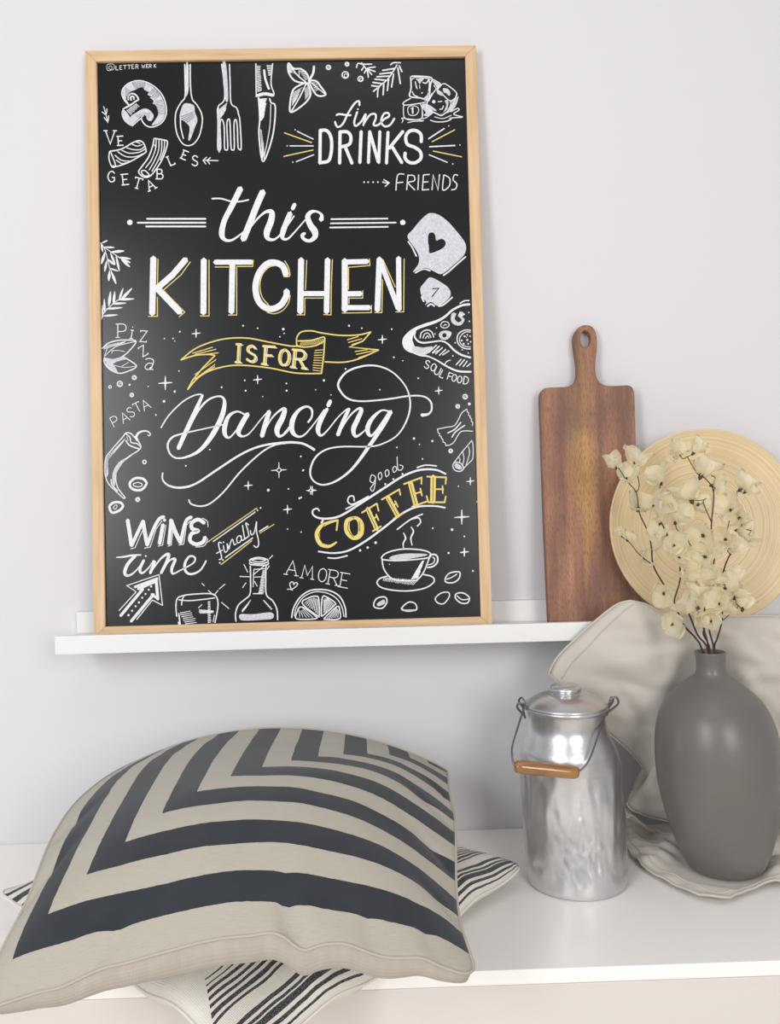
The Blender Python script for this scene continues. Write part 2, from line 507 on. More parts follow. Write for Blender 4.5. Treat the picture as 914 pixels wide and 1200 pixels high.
# every chalk mark of the board: s smooth stroke, l straight, g filled, h hatching, d dots, t letters
ART = '''
@chalk_signature|small chalk signature with camera icon|110,70,9.14
s5z 140,75 150,50 210,50 215,100 150,115
s5z 160,85 175,65 195,80 190,100 170,105
t6 0 L,247,88,42,0 E,290,84,42,-2 T,333,80,42,0 T,378,78,42,0 E,418,75,42,-3 R,462,73,42,0 W,530,70,36,0 E,572,68,36,0 R,605,68,36,0 K,655,66,36,0
@chalk_mushroom|chalk drawing of a halved mushroom|110,70,9.14
s13 375,485 325,430 300,360 320,300 380,250 470,225 560,240 650,290 720,360 760,440 777,530 770,600 740,660 690,700 620,722 560,705 520,660 510,620 530,600
g 330,430 310,360 330,300 390,255 470,235 560,250 640,300 705,365 745,440 762,530 757,600 730,655 680,690 620,705 640,670 680,610 690,570 675,510 655,480 630,470 640,440 600,405 625,400 575,375 590,350 545,325 520,295 480,305 450,320 400,340 370,370 345,420 380,480
s16 370,430 370,390 400,365 440,370 470,405 475,430 440,450 400,482 330,520
s16 400,435 395,400 425,395 430,425
g 318,535 350,560 385,610 412,670 410,705 380,700 330,660 300,600 300,550
l12 310,530 470,435
l12 412,708 500,630
g 410,690 395,610 450,570 520,528 580,530 625,570 640,610 615,655 575,645 555,600 515,600 450,660
h9 350,545 455,465 488,495 392,595 9
h3k 335,400 335,290 400,335 372,420 9
h3k 400,240 560,245 540,310 440,315 14
h3k 740,420 760,590 690,590 650,440 12
h3k 440,590 600,560 600,630 470,620 9
h4k 640,300 720,380 650,430 590,350 8
@chalk_arrow_sprig|small chalk arrow pointing down|110,70,9.14
s9 105,500 125,570 150,675
s10 88,560 130,585 140,525
s10 110,620 150,660 158,600
@chalk_pasta_tubes|two chalk pasta tubes with diagonal ridges|110,145,6.093
s8z 115,200 135,240 155,300 130,308 108,250 
s9 112,198 200,180 280,135 325,122 355,140 372,190 360,212 250,275 160,306 135,300
s7 170,200 230,235 300,235 350,215
s7 200,190 250,210 320,205 368,180
s7 235,172 280,185 330,185 360,165
s7 275,148 310,160 345,150
s7 150,225 200,262 270,268
s7 160,260 200,285 230,280
s7 300,130 330,140
s9 430,105 420,160 390,240 340,310 320,345 350,378 390,380 430,345 480,270 510,200 525,130 490,115 430,105
s8z 340,340 365,335 395,365 375,375 350,365
s7 445,110 440,180 410,260 370,315
s7 465,112 462,190 430,270 395,330
s7 485,115 482,200 455,270 415,340
s7 505,122 500,190 475,260
s7 432,150 445,170
@chalk_vegetables_word|chalk letters V E above the pasta|110,145,6.093
t8 1 V,117,98,95,0 E,192,122,65,-3
@chalk_vegetables_word|curved chalk letters G E T A B under the pasta|110,145,6.093
t8 1 G,125,378,75,0 E,227,398,75,-6 T,315,425,75,15 A,405,438,70,-25 B,472,360,68,0
@chalk_vegetables_word|chalk letters L E S with a small arrow|110,145,6.093
t8 1 L,552,262,68,-22 E,650,225,62,22 S,722,265,72,5
l7 790,262 888,264
l7 805,240 780,262 800,288
l7 832,242 808,262 828,288
@chalk_spoon|chalk drawing of a spoon|200,70,6.529
s9 108,35 110,150 112,260 105,300
s9 150,35 152,200 165,300 200,345 235,410 242,480 220,580 180,640 135,658 90,640 50,570 35,480 42,400 75,335 105,300
g 118,38 134,38 136,230 120,280 112,260
h4 112,50 112,260 140,230 140,38 22
g 95,345 140,335 180,355 185,400 205,460 185,520 150,612 135,610 145,540 140,505 100,470 68,440
h5k 75,430 110,500 190,440 165,400 5
s9 75,455 78,520 98,605
@chalk_fork|chalk drawing of a fork|200,70,6.529
s9 390,35 405,150 412,300 370,350 358,380
s9 450,35 455,180 462,330 505,370 520,420 530,470 540,670 525,685 515,660 510,520 500,460 485,490 487,670 475,690 462,670 455,500 447,455 430,490 437,670 425,690 412,670 410,520 395,460 378,490 383,670 370,690 360,670 362,500 358,380
g 395,40 425,40 440,300 415,290
h6 370,380 365,470 410,410 435,325 8
g 362,400 376,400 380,680 362,680
@chalk_knife|chalk drawing of a kitchen knife|200,70,6.529
s9 652,30 655,285
s9 780,30 768,180 790,255 785,280
s24 665,275 720,262 780,272
h8 660,45 665,250 695,240 685,45 16
h7 735,40 750,125 775,120 778,40 7
s16 715,80 725,150 752,225
s11 672,290 682,450 675,560 690,720 710,778 750,690 785,560 800,420 797,345 770,330 757,298
h10 680,300 690,470 712,440 735,295 18
h7 685,530 700,760 720,720 695,540 18
s6 766,340 760,500 735,650 712,760
@chalk_basil_leaves|chalk basil leaves|325,68,6.093
s12z 80,38 115,75 170,80 215,120 225,175 190,180 120,160 80,100
s12z 205,180 230,220 235,270 190,330 98,388 92,320 110,235 150,200
s12z 230,170 275,165 310,205 345,262 290,270 255,230
s16 262,60 255,110 225,165
s9 85,45 140,120 205,175
s9 205,185 160,280 98,385
s7 240,175 345,262
g 80,40 110,100 90,105 78,70
h5 160,90 200,165 220,150 200,90 7
h6 110,245 105,345 140,290 175,210 7
h5 195,220 200,300 232,260 220,200 7
h5 245,175 275,240 300,230 275,170 6
s6 120,110 120,85
s6 155,140 155,90
@chalk_pine_sprigs|chalk bubbles and two needle sprigs|325,68,6.093
c8 365,68,15 497,45,13 485,122,23 594,150,18
s9 600,35 640,90 650,140
s9 565,70 575,40 610,45 675,45
s9 600,90 620,60
s9 620,110 645,75 700,65
s9 645,80 700,98
s9 640,80 675,120
s9 715,280 725,210 790,150 855,50
s9 880,35 830,35 808,50
s10 750,90 840,75
s10 730,115 815,105
s10 710,135 800,130
s10 695,152 775,160
s10 680,175 750,185
s10 672,198 725,205
s10 685,240 715,215
s10 755,265 760,185
s10 785,235 795,150
s10 815,210 830,115
s10 878,185 860,70
s10 890,100 870,55
@chalk_ice_cubes|chalk drawing of melting ice cubes|460,80,10.156
s16 215,110 250,95 420,105 470,130 450,200 440,300 425,380 330,355 230,345 200,320 220,240 215,110
s10 230,140 270,110 420,125 450,140
g 275,130 370,125 340,165 320,190 300,150
s12 270,160 280,210 292,245
s8 320,200 325,245
s14 360,170 400,180 430,140 440,190 430,270
s12 235,280 255,320 300,340
g 360,370 410,320 425,275 420,370
d 350,295,9
s12 215,360 130,410 150,440 320,420 400,400
s10 130,430 150,600 340,600 350,480 330,430
s9z 180,490 210,450 290,460 310,510 270,560 200,555
s18 238,470 240,540
s8 215,480 250,475
s10 345,600 400,590 480,530
s8 355,440 350,600
g 350,430 420,430 480,520 420,570 370,560 395,530 360,480
s12 470,130 570,190 520,250 480,300 430,390
g 480,150 560,190 530,230 490,180
s9 490,205 520,245
s12 590,190 640,195 765,305 690,390 590,310 530,270 590,190
g 600,240 660,250 690,300 670,330 640,300 610,290
g 540,260 600,300 590,330 530,300
s14 765,310 700,460 600,555 540,550 405,460 470,300
d 490,400,20
s10 540,400 590,395
s12 560,490 590,485 605,450
g 620,390 660,385 660,450 640,500 560,555 600,530 640,440
s10 780,340 750,440 690,520
h7 680,400 690,500 760,420 780,340 6
g 690,440 750,410 740,470 640,540
g 440,440 520,500 500,510 430,460
s12 690,520 770,480 790,500 730,540 750,560 835,580
s9 500,580 600,600 700,560
s12 450,620 520,640 630,635 700,605 680,595 830,585
s9 105,600 130,590 150,600 370,625
s9 110,650 125,620 110,600
s9 180,650 250,635 360,630
@chalk_fine_word|chalk word fine in thin script|320,110,3.974
s9 288,130 300,155 325,140 350,90 380,45 400,35 402,55
s9 295,100 310,95 345,100 362,100
s9 392,85 378,130 385,150 410,130 430,95
s9 432,95 420,148
s9 422,140 450,100 475,95 478,115 468,145 490,145 515,120 540,105 535,90 515,95 503,130 520,152 545,145 565,115
d 395,72,4
@chalk_drinks_word|bold white chalk word DRINKS|320,110,3.974
l15 220,168 218,325
s15 218,172 250,172 270,205 272,260 260,310 230,320 215,320
l15 312,175 310,325
s15 312,178 345,178 362,200 355,235 315,248
l15 335,245 368,325
l15 410,175 404,322
l14 450,175 444,322
l15 450,178 490,318
l14 497,175 492,322
l14 535,178 528,325
l15 605,175 540,255
l15 550,240 600,322
s15 690,225 688,190 665,172 635,175 618,200 625,235 660,250 685,270 688,300 665,320 635,320 615,300 615,275
@chalk_rays|chalk and yellow rays left of the word DRINKS|320,110,3.974
l5 112,175 188,212
l5 78,243 188,243
l5 107,317 190,284
d 103,168,3 66,243,3 92,319,3
yl5 52,182 180,228
yl5 50,292 187,262
@chalk_rays|chalk and yellow rays right of the word DRINKS|320,110,3.974
l6 724,210 797,162
l6 728,247 847,241
l5 726,284 812,320
d 818,150,3 870,239,3 837,327,3
yl5 740,224 846,168
yl5 745,267 878,294
@chalk_friends_word|dotted chalk arrow and the word FRIENDS|320,110,3.974
d 424,412,4 443,412,4 466,412,4 488,412,4 512,412,4
l5 515,400 540,415 522,432
l5 518,415 540,415
s5 572,450 580,380 610,375
l5 577,415 605,412
l5 628,378 622,448
s5 628,380 655,382 658,405 630,415 660,448
l5 678,378 674,448
l5 700,378 695,448 725,446
l5 700,378 728,376
l5 697,412 722,410
l5 740,448 745,378 768,448 775,376
s5 795,378 790,448 820,430 822,395 797,378
s5 860,380 845,378 838,400 855,420 850,442 830,448
@chalk_this_word|chalk word this in thick brush script|140,215,4.57
s 648,28,32 600,125,30 562,200,28 548,270,30 565,302,18 600,305,12 640,280,9 690,240,7
s8 495,82 545,82 600,97 650,97 692,88
s34 768,45 735,120 700,210 663,300
s 680,270,6 730,200,9 780,155,14 815,155,28 812,200,34 790,260,34 795,295,22 830,300,12 870,265,9 935,175,8
@chalk_this_word_end|chalk letters i and s of the word this|320,215,5.7125
s 115,200,34 90,260,36 65,330,36 65,368,22 100,370,14 150,320,10 215,245,9
s26 145,140 130,172
s 322,245,32 325,212,20 295,190,14 255,192,24 232,225,34 250,280,40 278,320,44 280,358,34 245,385,22 210,375,22 195,350,24 212,335,20
@chalk_side_lines|three chalk lines and a dot left of the word this|140,215,4.57
l9 147,190 462,190
l9 97,211 462,211
l9 142,231 462,231
d 56,209,15
@chalk_side_lines|three chalk lines and a dot right of the word this|320,215,5.7125
l10 388,240 768,236
l10 385,268 823,263
l10 380,296 770,291
d 868,262,18
@chalk_kitchen_word|large chalk letters KITC with yellow edges|140,215,4.57
l33 182,400 176,698
l32 355,408 285,490 195,568
l34 203,562 325,690
yl5 207,405 204,540
yl5 204,610 204,712 155,712
yl5 380,420 330,490 235,572 350,690 320,715
l32 452,410 450,695
yl5 480,410 480,710 432,710
l27 512,422 708,422
l31 605,430 600,690
yl5 716,410 714,445 628,445 628,705 583,705
yl5 512,448 585,448
s33 893,490 875,445 835,425 790,432 748,480 729,550 740,620 775,662 820,672 865,650 893,605 895,575
ys5 790,690 830,698 875,680 905,640 914,600
ys5 800,652 765,610 752,550 765,490 800,450 835,440
ys5 885,415 905,450 912,495 880,500
@chalk_kitchen_word_end|large chalk letters HEN with yellow edges|320,215,5.7125
l40 188,510 182,862
l33 200,738 350,738
l37 365,510 358,862
yl6 225,515 217,712
yl6 335,768 212,768 212,880 160,880
yl6 397,510 390,690 388,880 338,878
l40 480,515 480,850
l34 480,527 632,523
l34 495,740 588,738
l34 470,832 645,832
yl6 645,505 648,550 505,562 505,710
yl6 600,718 600,768 508,768 508,805
yl6 658,815 658,865 462,868
l38 712,505 698,850
l34 715,512 838,838
l34 840,500 843,845
yl6 735,510 818,695
yl6 733,645 728,865 680,865
yl6 877,505 874,860 820,860
@chalk_heart_bubble|chalk speech bubble with a dark heart|470,240,10
g 75,380 130,300 230,180 310,110 370,100 450,125 550,200 640,300 720,400 757,470 757,540 720,610 600,720 500,800 450,812 400,790 340,760 280,740 210,760 140,788 200,700 210,620 180,540
k 345,328 320,350 315,420 325,500 335,568 420,545 500,500 522,450 500,410 460,402 412,420 400,360 375,328
l16 82,430 130,500 180,605
s16 165,800 230,765 280,755 340,775
s18 495,828 550,790 640,710 755,610
@chalk_small_bubble|small chalk speech bubble with a tick mark|470,240,10
g 225,980 260,930 320,860 370,858 450,900 540,960 578,1020 570,1080 500,1150 440,1185 400,1175 350,1140 280,1175 295,1140 240,1070
kl14 370,985 440,980 360,1080
s18 240,1080 265,1135
s18 310,1190 350,1165 390,1190
s18 440,1190 500,1170 600,1085
@chalk_olive_branch|two chalk leafy branches at the left edge|110,275,10.156
s9 65,90 120,150 150,240 190,400 210,430
s9 120,150 240,230 320,285
v18 90,105 165,70
v24 85,100 108,205
v22 125,150 245,155
v34 135,210 90,350
v32 200,210 360,195
v26 200,220 255,360
v26 160,290 245,360
v26 155,310 130,440
v26 265,250 305,435
v20 185,400 290,435
v32 190,430 178,550
v30 205,430 265,585
v26 290,270 440,290
v26 330,290 435,335
v28 330,300 430,385
s10 90,1010 105,960 140,910 260,800 330,760
v26 125,770 130,930
v34 200,680 180,850
v32 250,680 235,830
v26 350,640 300,780
v34 455,640 320,780
v28 480,765 300,775
v26 385,815 220,825
v26 340,870 150,885
v24 285,955 110,970
v20 105,840 105,990
@chalk_pizza_word|chalk letters spelling PIZZA|110,370,8.571
t9 1 P,282,152,135,0 i,383,178,105,8 Z,500,208,110,5 Z,497,355,100,-28
s9 520,440 560,430 600,450 590,500 560,535 598,540
s9z 515,515 545,480 590,485 575,530 535,540
@chalk_bay_leaves|two chalk bay leaves with bubbles|110,370,8.571
s12 85,330 150,275 240,250 330,245 425,258 360,350 290,410 200,455 
s8 110,410 170,350 250,300 425,258
s6 180,355 240,350 310,360
s6 110,400 140,320
h6 100,340 300,275 330,255 110,300 20
s12 110,420 105,460 150,530 250,578 340,560 430,510 360,450 290,410
g 110,425 200,435 290,410 330,435 240,460 180,490 130,480
g 120,480 200,500 240,570 180,550
s6 180,490 300,520 420,508
s6 280,510 350,470
s6 180,380 200,345
c10 407,622,20 262,686,26 164,716,13 382,797,18
d 360,695,11
@chalk_pasta_word|thin chalk word PASTA|110,370,8.571
t8 0 P,210,1060,100,-27 A,310,1022,100,-27 S,372,970,100,-27 T,440,920,95,-27 A,520,895,100,-27
@chalk_ribbon_banner|yellow chalk ribbon banner|210,380,3.808
ys6 8,160 80,105 190,68 300,62 400,80 500,98 530,95
ys6 8,160 70,140 130,135 160,140
yl6 160,140 110,190 60,250 38,292
ys6 38,292 90,235 160,200 260,183 400,195 520,218 635,220
yl6 635,220 645,140 650,62
ys6 525,98 560,102 610,95 648,75
ys6 525,98 525,60 545,35 590,30 640,40 720,50 800,48 855,35
yl6 855,35 820,75 760,102 890,115
ys6 890,115 800,155 730,170 650,168
ys6 530,75 590,72 640,58 650,62
yh3 535,96 640,88 648,66 545,74 16
yl4 60,130 150,103
yl4 70,135 165,112
yl4 85,138 175,128
yl4 70,225 165,158
yl4 70,245 160,180
yl4 90,230 160,190
yh4 605,112 595,210 635,216 642,108 9
yl4 800,55 750,70
yl4 815,65 755,82
yl4 820,75 770,92
yl4 785,122 840,114
yl4 790,135 870,118
yl4 800,150 860,130
@chalk_is_for_words|yellow chalk words IS FOR|210,380,3.808
yt11 1 I,264,130,80,3 S,322,132,70,3 F,404,140,80,4 O,468,148,70,5 R,537,156,78,6
t3 1 I,273,134,80,3 S,330,137,70,3 F,413,145,80,4 O,477,152,70,5 R,546,161,78,6
@chalk_dancing_word|chalk word Dancing in flowing script, letters Dan|180,440,5.078
s8 45,312 90,240 170,160 240,120 285,112
s 292,118,16 250,210,24 190,340,26 148,435,24
s 165,420,6 200,340,10 260,220,12 320,150,12 380,125,10 415,135,14 422,180,24 400,260,30 340,370,28 270,450,20 190,487,12 130,490,10 95,460,10 85,410,12 110,370,12 160,350,10 300,318,7 420,292,7
s 545,235,10 500,215,10 450,240,20 425,300,28 425,350,24 450,370,12 490,330,8 550,240,8
s 560,230,28 530,280,30 505,335,28 525,362,14 570,345,8 640,260,7 685,210,7
s 688,215,26 665,290,28 645,362,26
s 650,350,6 700,260,9 750,210,12 780,202,24 768,250,32 735,320,32 748,362,18 790,340,9 830,290,7
s 55,580,9 55,620,9 90,655,11 160,668,13 250,645,12 380,560,12 520,470,12 640,420,12 780,400,14 870,402,13 920,420,13 957,443,15
s9 210,740 225,765 280,778 340,760 420,690 520,570 640,460 720,415 790,403
@chalk_dancing_word_end|chalk word Dancing in flowing script, letters cing with a long loop|330,420,4.811
s 150,360,12 170,330,10 170,290,12 140,272,12 95,295,18 62,350,28 60,410,26 90,440,14 130,430,9 190,360,7 240,290,7
s 0,440,7 45,385,7
s 258,285,18 225,340,26 205,400,26 220,435,14 255,410,8 320,330,7 370,285,7
s22 275,240 262,268
s 380,285,18 345,360,22 317,432,22
s 325,420,6 380,330,9 430,285,12 450,292,22 430,340,27 405,400,27 418,440,16 460,415,8 490,380,7
s 600,297,9 560,295,10 510,340,22 485,390,26 492,430,20 515,430,12 560,370,9 605,300,8
s 615,300,24 570,380,24 490,500,20 400,620,14 310,690,11 230,713,9 175,685,9 162,630,10 190,560,10 250,515,9 340,498,8 480,498,8 560,485,8 650,435,8 705,350,9 725,260,9 705,170,8 640,90,8 560,48,9 470,42,10 370,75,11 320,140,12 335,190,11 380,230,10 460,242,9 600,230,9 720,212,9 800,215,9 840,245,10 845,290,10 825,315,12 790,320,20
@chalk_pizza_slice|chalk drawing of a pizza slice on a board|460,345,9.14
s 825,108,24 740,120,22 640,170,22 560,240,24 470,290,28 350,330,34 250,370,34 190,430,70 160,500,110 180,560,110 240,610,60 300,650,26 380,665,16 470,705,16 560,760,18 660,810,20 740,828,20 840,830,20
s13 720,100 770,70 820,68
s 245,400,12 235,450,16 270,500,18 330,520,18 420,510,16 520,500,16 590,530,18 660,600,20 740,650,20 835,678,20
g 220,560 330,570 430,560 380,630 320,650 230,620
h9 420,590 600,600 500,655 370,600 1
l13 470,545 385,625
l13 500,555 425,630
l12 535,570 460,640
l12 570,590 500,655
l12 605,605 535,650
s10 620,705 580,720 555,755
l12 735,695 680,755
l12 770,700 715,765
l12 800,715 755,775
l12 835,740 795,775
g 640,200 680,210 665,260 700,300 740,280 720,250 700,230 730,185 775,215 745,240 770,270 740,325 690,335 640,310 622,260
s9 720,190 725,225 770,215
s9z 515,330 540,295 590,300 605,335 570,360 530,355
s9 545,340 560,325 580,330
s12 295,470 310,410 370,382 420,405 440,460
s10 325,470 340,430 375,415 400,440 410,465
s9 350,475 375,445 390,470
g 495,430 530,395 590,390 630,410 620,450 580,485 520,480
kd 555,440,25
s12 835,385 770,385 710,420 690,480 710,540 770,580 835,585
s9 835,405 780,405 735,440 715,490 740,540 790,560 835,565
d 770,450,10 800,490,11 760,530,11 740,495,10 800,435,8 830,450,8 810,530,9 835,510,8 790,460,6 470,360,7 455,425,7 670,520,8 645,660,8 745,595,7 815,195,7 822,290,8 810,630,7
@chalk_soul_food_words|chalk words SOUL FOOD along a curve|460,345,9.14
t10 0 S,370,752,85,20 O,438,782,80,22 U,480,820,85,25 L,535,855,80,28 F,615,880,75,18 O,660,895,75,15 O,718,912,75,12 D,785,922,80,8
@chalk_chili_pepper|chalk drawing of a chili pepper|115,490,9.14
s12 85,415 180,300 260,210 300,160 350,165 400,215 440,260 460,310 430,350 350,400 270,460 210,540 190,640 210,740 250,800 290,850 270,855 200,790 120,710 80,620 75,500 85,415
h5 90,420 300,210 260,270 110,450 26
h6 85,430 90,640 110,600 110,440 18
s26 400,200 425,240
s 405,215,26 430,165,24 480,140,18 530,142,14 560,170,12 550,190,10 530,180,8
s12 300,170 345,210 355,260 420,275 460,310
s14 300,240 330,285 380,310 440,330
s7 310,200 325,240
h7 440,340 210,480 230,530 250,480 10
g 300,430 210,490 160,580 155,680 180,730 190,640 215,560
s14 140,660 155,720 210,780
@chalk_olive_rings|chalk olive slices and bubbles|115,490,9.14
s26z 345,690 400,645 480,650 520,700 470,765 400,770 350,740
s10z 380,705 430,690 475,710 450,735 395,730
s26z 125,945 170,905 240,905 268,945 220,995 150,1010
s8z 165,960 190,930 205,940 190,975
c13 498,470,18 426,872,20
@chalk_farfalle|chalk bow tie pasta with a bubble|490,450,10
s10 225,530 320,510 420,490 470,420 510,340 570,295
l9 570,295 575,330 590,335 590,370 610,375 608,400 625,410 622,440 640,450 635,490
s10 640,555 560,550 500,560 460,610 420,680 370,715 325,722
l9 225,535 235,575 250,580 250,610 270,615 272,640 290,650 290,680 315,690 325,725
s14 345,575 430,530 500,450
s14 395,625 440,560 545,485
c12 550,150,26 463,263,21 380,785,21
d 598,235,17
@chalk_pasta_tube|chalk ridged pasta tube at the right edge|490,450,10
s12z 405,960 430,920 500,930 530,990 490,1025 430,1010
g 425,950 450,930 500,960 510,1000 470,1000 435,980
l10 420,920 520,790 630,660
s10 530,990 590,930 640,865 640,700 628,680
s9 590,735 600,820 560,950
s9 520,790 535,870 520,950
s9 470,850 490,890 475,920
@chalk_good_word|thin chalk word good|355,530,5.078
s5z 400,160 410,135 432,150 420,180 402,175
s5 432,145 428,200 415,232 402,215 425,185
s5z 448,135 462,120 470,145 455,165
s5z 490,115 505,105 512,130 495,145
s5z 535,95 550,85 557,105 540,120
s5 560,28 565,100 585,105 595,85 575,75
d 490,190,6 538,160,6 592,130,6
@chalk_coffee_scrolls|chalk scroll lines around the word COFFEE|355,530,5.078
s 98,350,7 85,335,8 60,345,9 60,370,10 90,390,11 150,395,12 230,375,12 350,300,13 480,215,13 600,140,12 700,105,12 790,105,11 850,130,10
s8 305,290 300,262 275,265 268,295 300,308 390,262
s8 255,338 320,305 390,265
s8 678,92 730,77 795,82
s 92,590,9 180,600,10 270,585,11 370,530,12 480,450,12 590,365,12 680,325,11 780,320,10 845,330,10
s8 148,628 200,630 265,615
s8 560,460 640,400 712,368
s8 640,400 685,390 700,415 680,440
d 340,584,7 385,567,7 432,538,8
@chalk_coffee_word|yellow chalk word COFFEE with dark inline|355,530,5.078
s12 120,405 110,420
ys 205,405,12 165,415,16 110,440,24 85,490,30 105,545,26 155,560,18 200,535,10
yl10 208,402 200,465
ys 300,390,18 265,410,30 265,470,34 300,510,24 340,490,32 345,430,34 325,395,22 300,390,18
yl26 385,335 440,460
yl10 350,360 440,305
yl9 440,305 450,350
yl9 405,405 435,385
yl9 435,370 450,405
yl10 415,470 465,440
yl28 505,270 565,380
yl10 468,282 575,220
yl9 572,220 580,255
yl9 525,325 555,305
yl9 548,290 565,325
yl10 540,395 598,360
yl30 640,185 672,315
yl10 600,190 708,150
yl9 705,150 705,190
yl9 655,250 705,235
yl9 698,215 708,260
yl10 648,325 745,290
yl9 735,260 745,295
yl32 775,145 772,295
yl10 738,145 852,150
yl9 852,150 848,190
yl9 790,220 835,220
yl9 830,200 832,245
yl10 745,298 845,298
yl9 850,262 842,300
kl4 383,340 436,452
kl4 503,275 560,375
kl4 638,190 670,310
kl4 775,150 772,290
ks4 130,430 95,490 120,545
ks4 275,410 268,460 300,505
ks4 335,410 338,470
@chalk_wine_word|chalk word WINE with thin shadow lines|120,590,4.352
l20 130,85 150,215
l17 150,215 208,90
s20 208,90 218,150 230,212
s17 230,212 262,130 290,80 315,68
s19 310,108 292,205
d 318,85,8
l18 352,85 340,205
s21 350,85 375,150 400,200
s17 400,200 420,110 435,80 455,70
s19 520,100 490,82 458,98 458,128 490,140 455,155 448,190 478,208 512,198 525,172
l4 145,232 168,225 205,140
l4 215,228 245,222 275,130 305,88
l4 285,218 308,212 325,110
l4 335,218 352,212 360,140
l4 390,212 415,208 430,110 450,88
s4 540,120 535,90 510,75
s4 475,222 520,215 538,180
@chalk_time_word|chalk word time in brush script|120,590,4.352
s 72,275,5 110,272,9 150,265,10 198,262,7
s 170,265,15 130,310,17 115,352,17 130,368,12 165,350,8 212,295,6
s 212,290,14 192,335,15 203,355,11 235,330,7 262,290,6
d 222,268,5
s 268,295,14 245,355,15
s 255,340,6 300,280,10 338,258,15 330,295,16 300,355,14
s 310,335,6 345,290,8 372,285,14 355,330,15 360,358,10 400,340,7 430,325,7 468,300,8 472,275,9 445,270,10 422,305,14 425,345,13 455,360,11 500,340,9 530,292,8
@chalk_up_arrow|chalk arrow pointing up right with a dotted middle|120,670,11.425
s13 225,520 455,268
l13 455,268 330,185 760,38 808,450
l13 808,450 672,378 460,640
l38 245,590 545,230
l34 435,205 740,90
l38 480,230 720,125
l40 722,110 745,370
l34 745,360 660,300
l38 385,665 690,300
d 655,195,15 622,240,14 580,297,14 537,348,14 492,410,15 447,461,14 400,522,14 353,580,16
@chalk_finally_lines|chalk and yellow lines around the word finally|240,590,9.14
yl9 22,420 560,48
l11 90,408 540,92
yl8 590,320 745,222
l13 585,300 678,242
l12 220,580 515,368
yl10 175,655 390,490 505,398
d 565,72,9 598,48,9 195,605,9 162,635,9
@chalk_finally_word|slanted chalk word finally|240,590,9.14
s12 180,425 155,415 150,450 175,540 180,590 155,600
s11 125,535 190,500
s11 200,450 215,520 245,500 240,430
s11 245,440 262,490
s11 262,480 280,410 300,385 315,440 340,430
s11z 350,420 345,370 375,345 395,380 375,415
s11 390,345 400,395 430,380 
s12 430,385 415,300 405,235
s12 475,350 460,280 440,210 470,230
s11 430,380 460,360 475,345
s11 490,290 500,335 530,310 555,195
s12 555,195 555,300 575,390 575,450 550,470 525,450
d 202,415,8
@chalk_tumbler|chalk drawing of a drinking glass|190,650,6.093
s9 105,440 100,360 112,310 160,290 250,280 340,278 385,295 400,350 390,430 378,485
s8 120,322 200,328 300,318 378,308
s8 160,290 145,320 140,360
s10 120,420 130,500
s10 118,480 122,500
h6 125,410 170,500 250,490 200,395 7
h8 330,330 330,490 350,485 345,330 14
h6 265,390 270,420 370,415 375,400 4
s6 375,430 365,480
l6 285,205 303,222
l6 330,255 370,290
l6 450,210 408,245
l6 400,255 375,285
l6 425,340 478,385
l6 260,380 285,357
@chalk_bottle|chalk drawing of a bottle|190,650,6.093
s9z 630,35 690,20 752,35 750,55 690,65 635,55
s7z 640,38 690,30 740,40 690,52
s9 625,60 640,72 740,75 762,60
s9 630,80 632,180 628,280 590,320 545,360 525,420 528,475
s9 742,80 740,180 745,285 790,330 820,390 825,465
s6 655,110 650,230
s6 655,105 735,100
l6 650,145 735,75
h7 720,110 690,275 725,275 738,110 18
s7 650,278 720,278
g 558,425 650,425 780,412 790,455 700,465 600,470 558,462
h7 575,395 570,410 600,380 635,320 5
h7 720,320 780,395 790,390 745,345 6
l6 585,70 612,125
l6 555,155 625,158
l6 660,160 720,158
l6 575,235 600,200
l6 680,225 660,190
l6 765,80 750,105
l6 790,5 765,30
@chalk_amore_word|chalk word AMORE on a curve|320,645,8.309
t8 1 A,185,170,140,8 M,338,212,125,8
t8 1 O,482,240,130,8 R,590,265,140,10 E,700,292,140,10
@chalk_small_heart|tiny chalk heart|320,645,8.309
s9 200,330 190,305 165,320 170,355 185,375 225,350 240,325 220,312 200,335
s8 138,378 170,378 190,388
@chalk_citrus_slice|chalk drawing of half a citrus slice|320,645,8.309
s13 182,655 200,560 260,460 350,395 450,380 560,395 650,450 700,550 710,650
s9 210,640 225,560 290,460 380,410 450,402 540,420 620,470 670,550 690,645
s12z 285,515 350,460 415,445 445,470 450,625 430,635
s12z 480,460 520,452 605,510 590,540 490,630 470,620
s12z 280,550 240,590 230,665 410,665 410,635
s12z 625,545 650,590 645,665 510,670 510,650
h7 300,510 440,620 440,470 360,465 9
h7 490,620 595,520 540,470 490,470 9
h7 245,650 400,650 300,565 250,590 5
h7 520,660 640,650 640,590 610,560 6
@chalk_coffee_cup|chalk drawing of a steaming cup and saucer|425,600,6.529
s10 155,365 145,345 190,310 290,285 400,285 490,300 520,325 500,350 380,365 250,372 155,365
s10 148,360 160,430 200,490 250,520 330,525 410,520 460,470 495,390 515,330
g 205,360 230,335 330,318 470,320 490,332 400,350 290,368
s12 515,328 550,325 572,345 570,385 540,415 495,425
s8 535,345 550,360 540,390 500,405
h8 455,375 370,515 420,505 470,370 22
s10 190,490 130,510 110,545 150,580 250,600 370,602 480,580 540,540 545,510 520,490 465,478
h9 160,510 440,530 410,525 200,500 1
h6 160,500 420,525 390,560 150,525 20
h6 170,515 430,530 420,520 190,505 12
s 312,160,7 328,200,12 310,240,10 312,275,7
s 370,115,7 388,150,12 368,200,11 378,255,7
d 205,400,4
@chalk_coffee_bean|chalk coffee bean|425,600,6.529
s10z 635,500 670,465 740,460 735,510 690,540 635,535
s8 640,515 680,500 720,475
@chalk_coffee_bean|chalk coffee bean|425,600,6.529
s9z 555,660 600,620 655,615 660,650 620,700 575,695
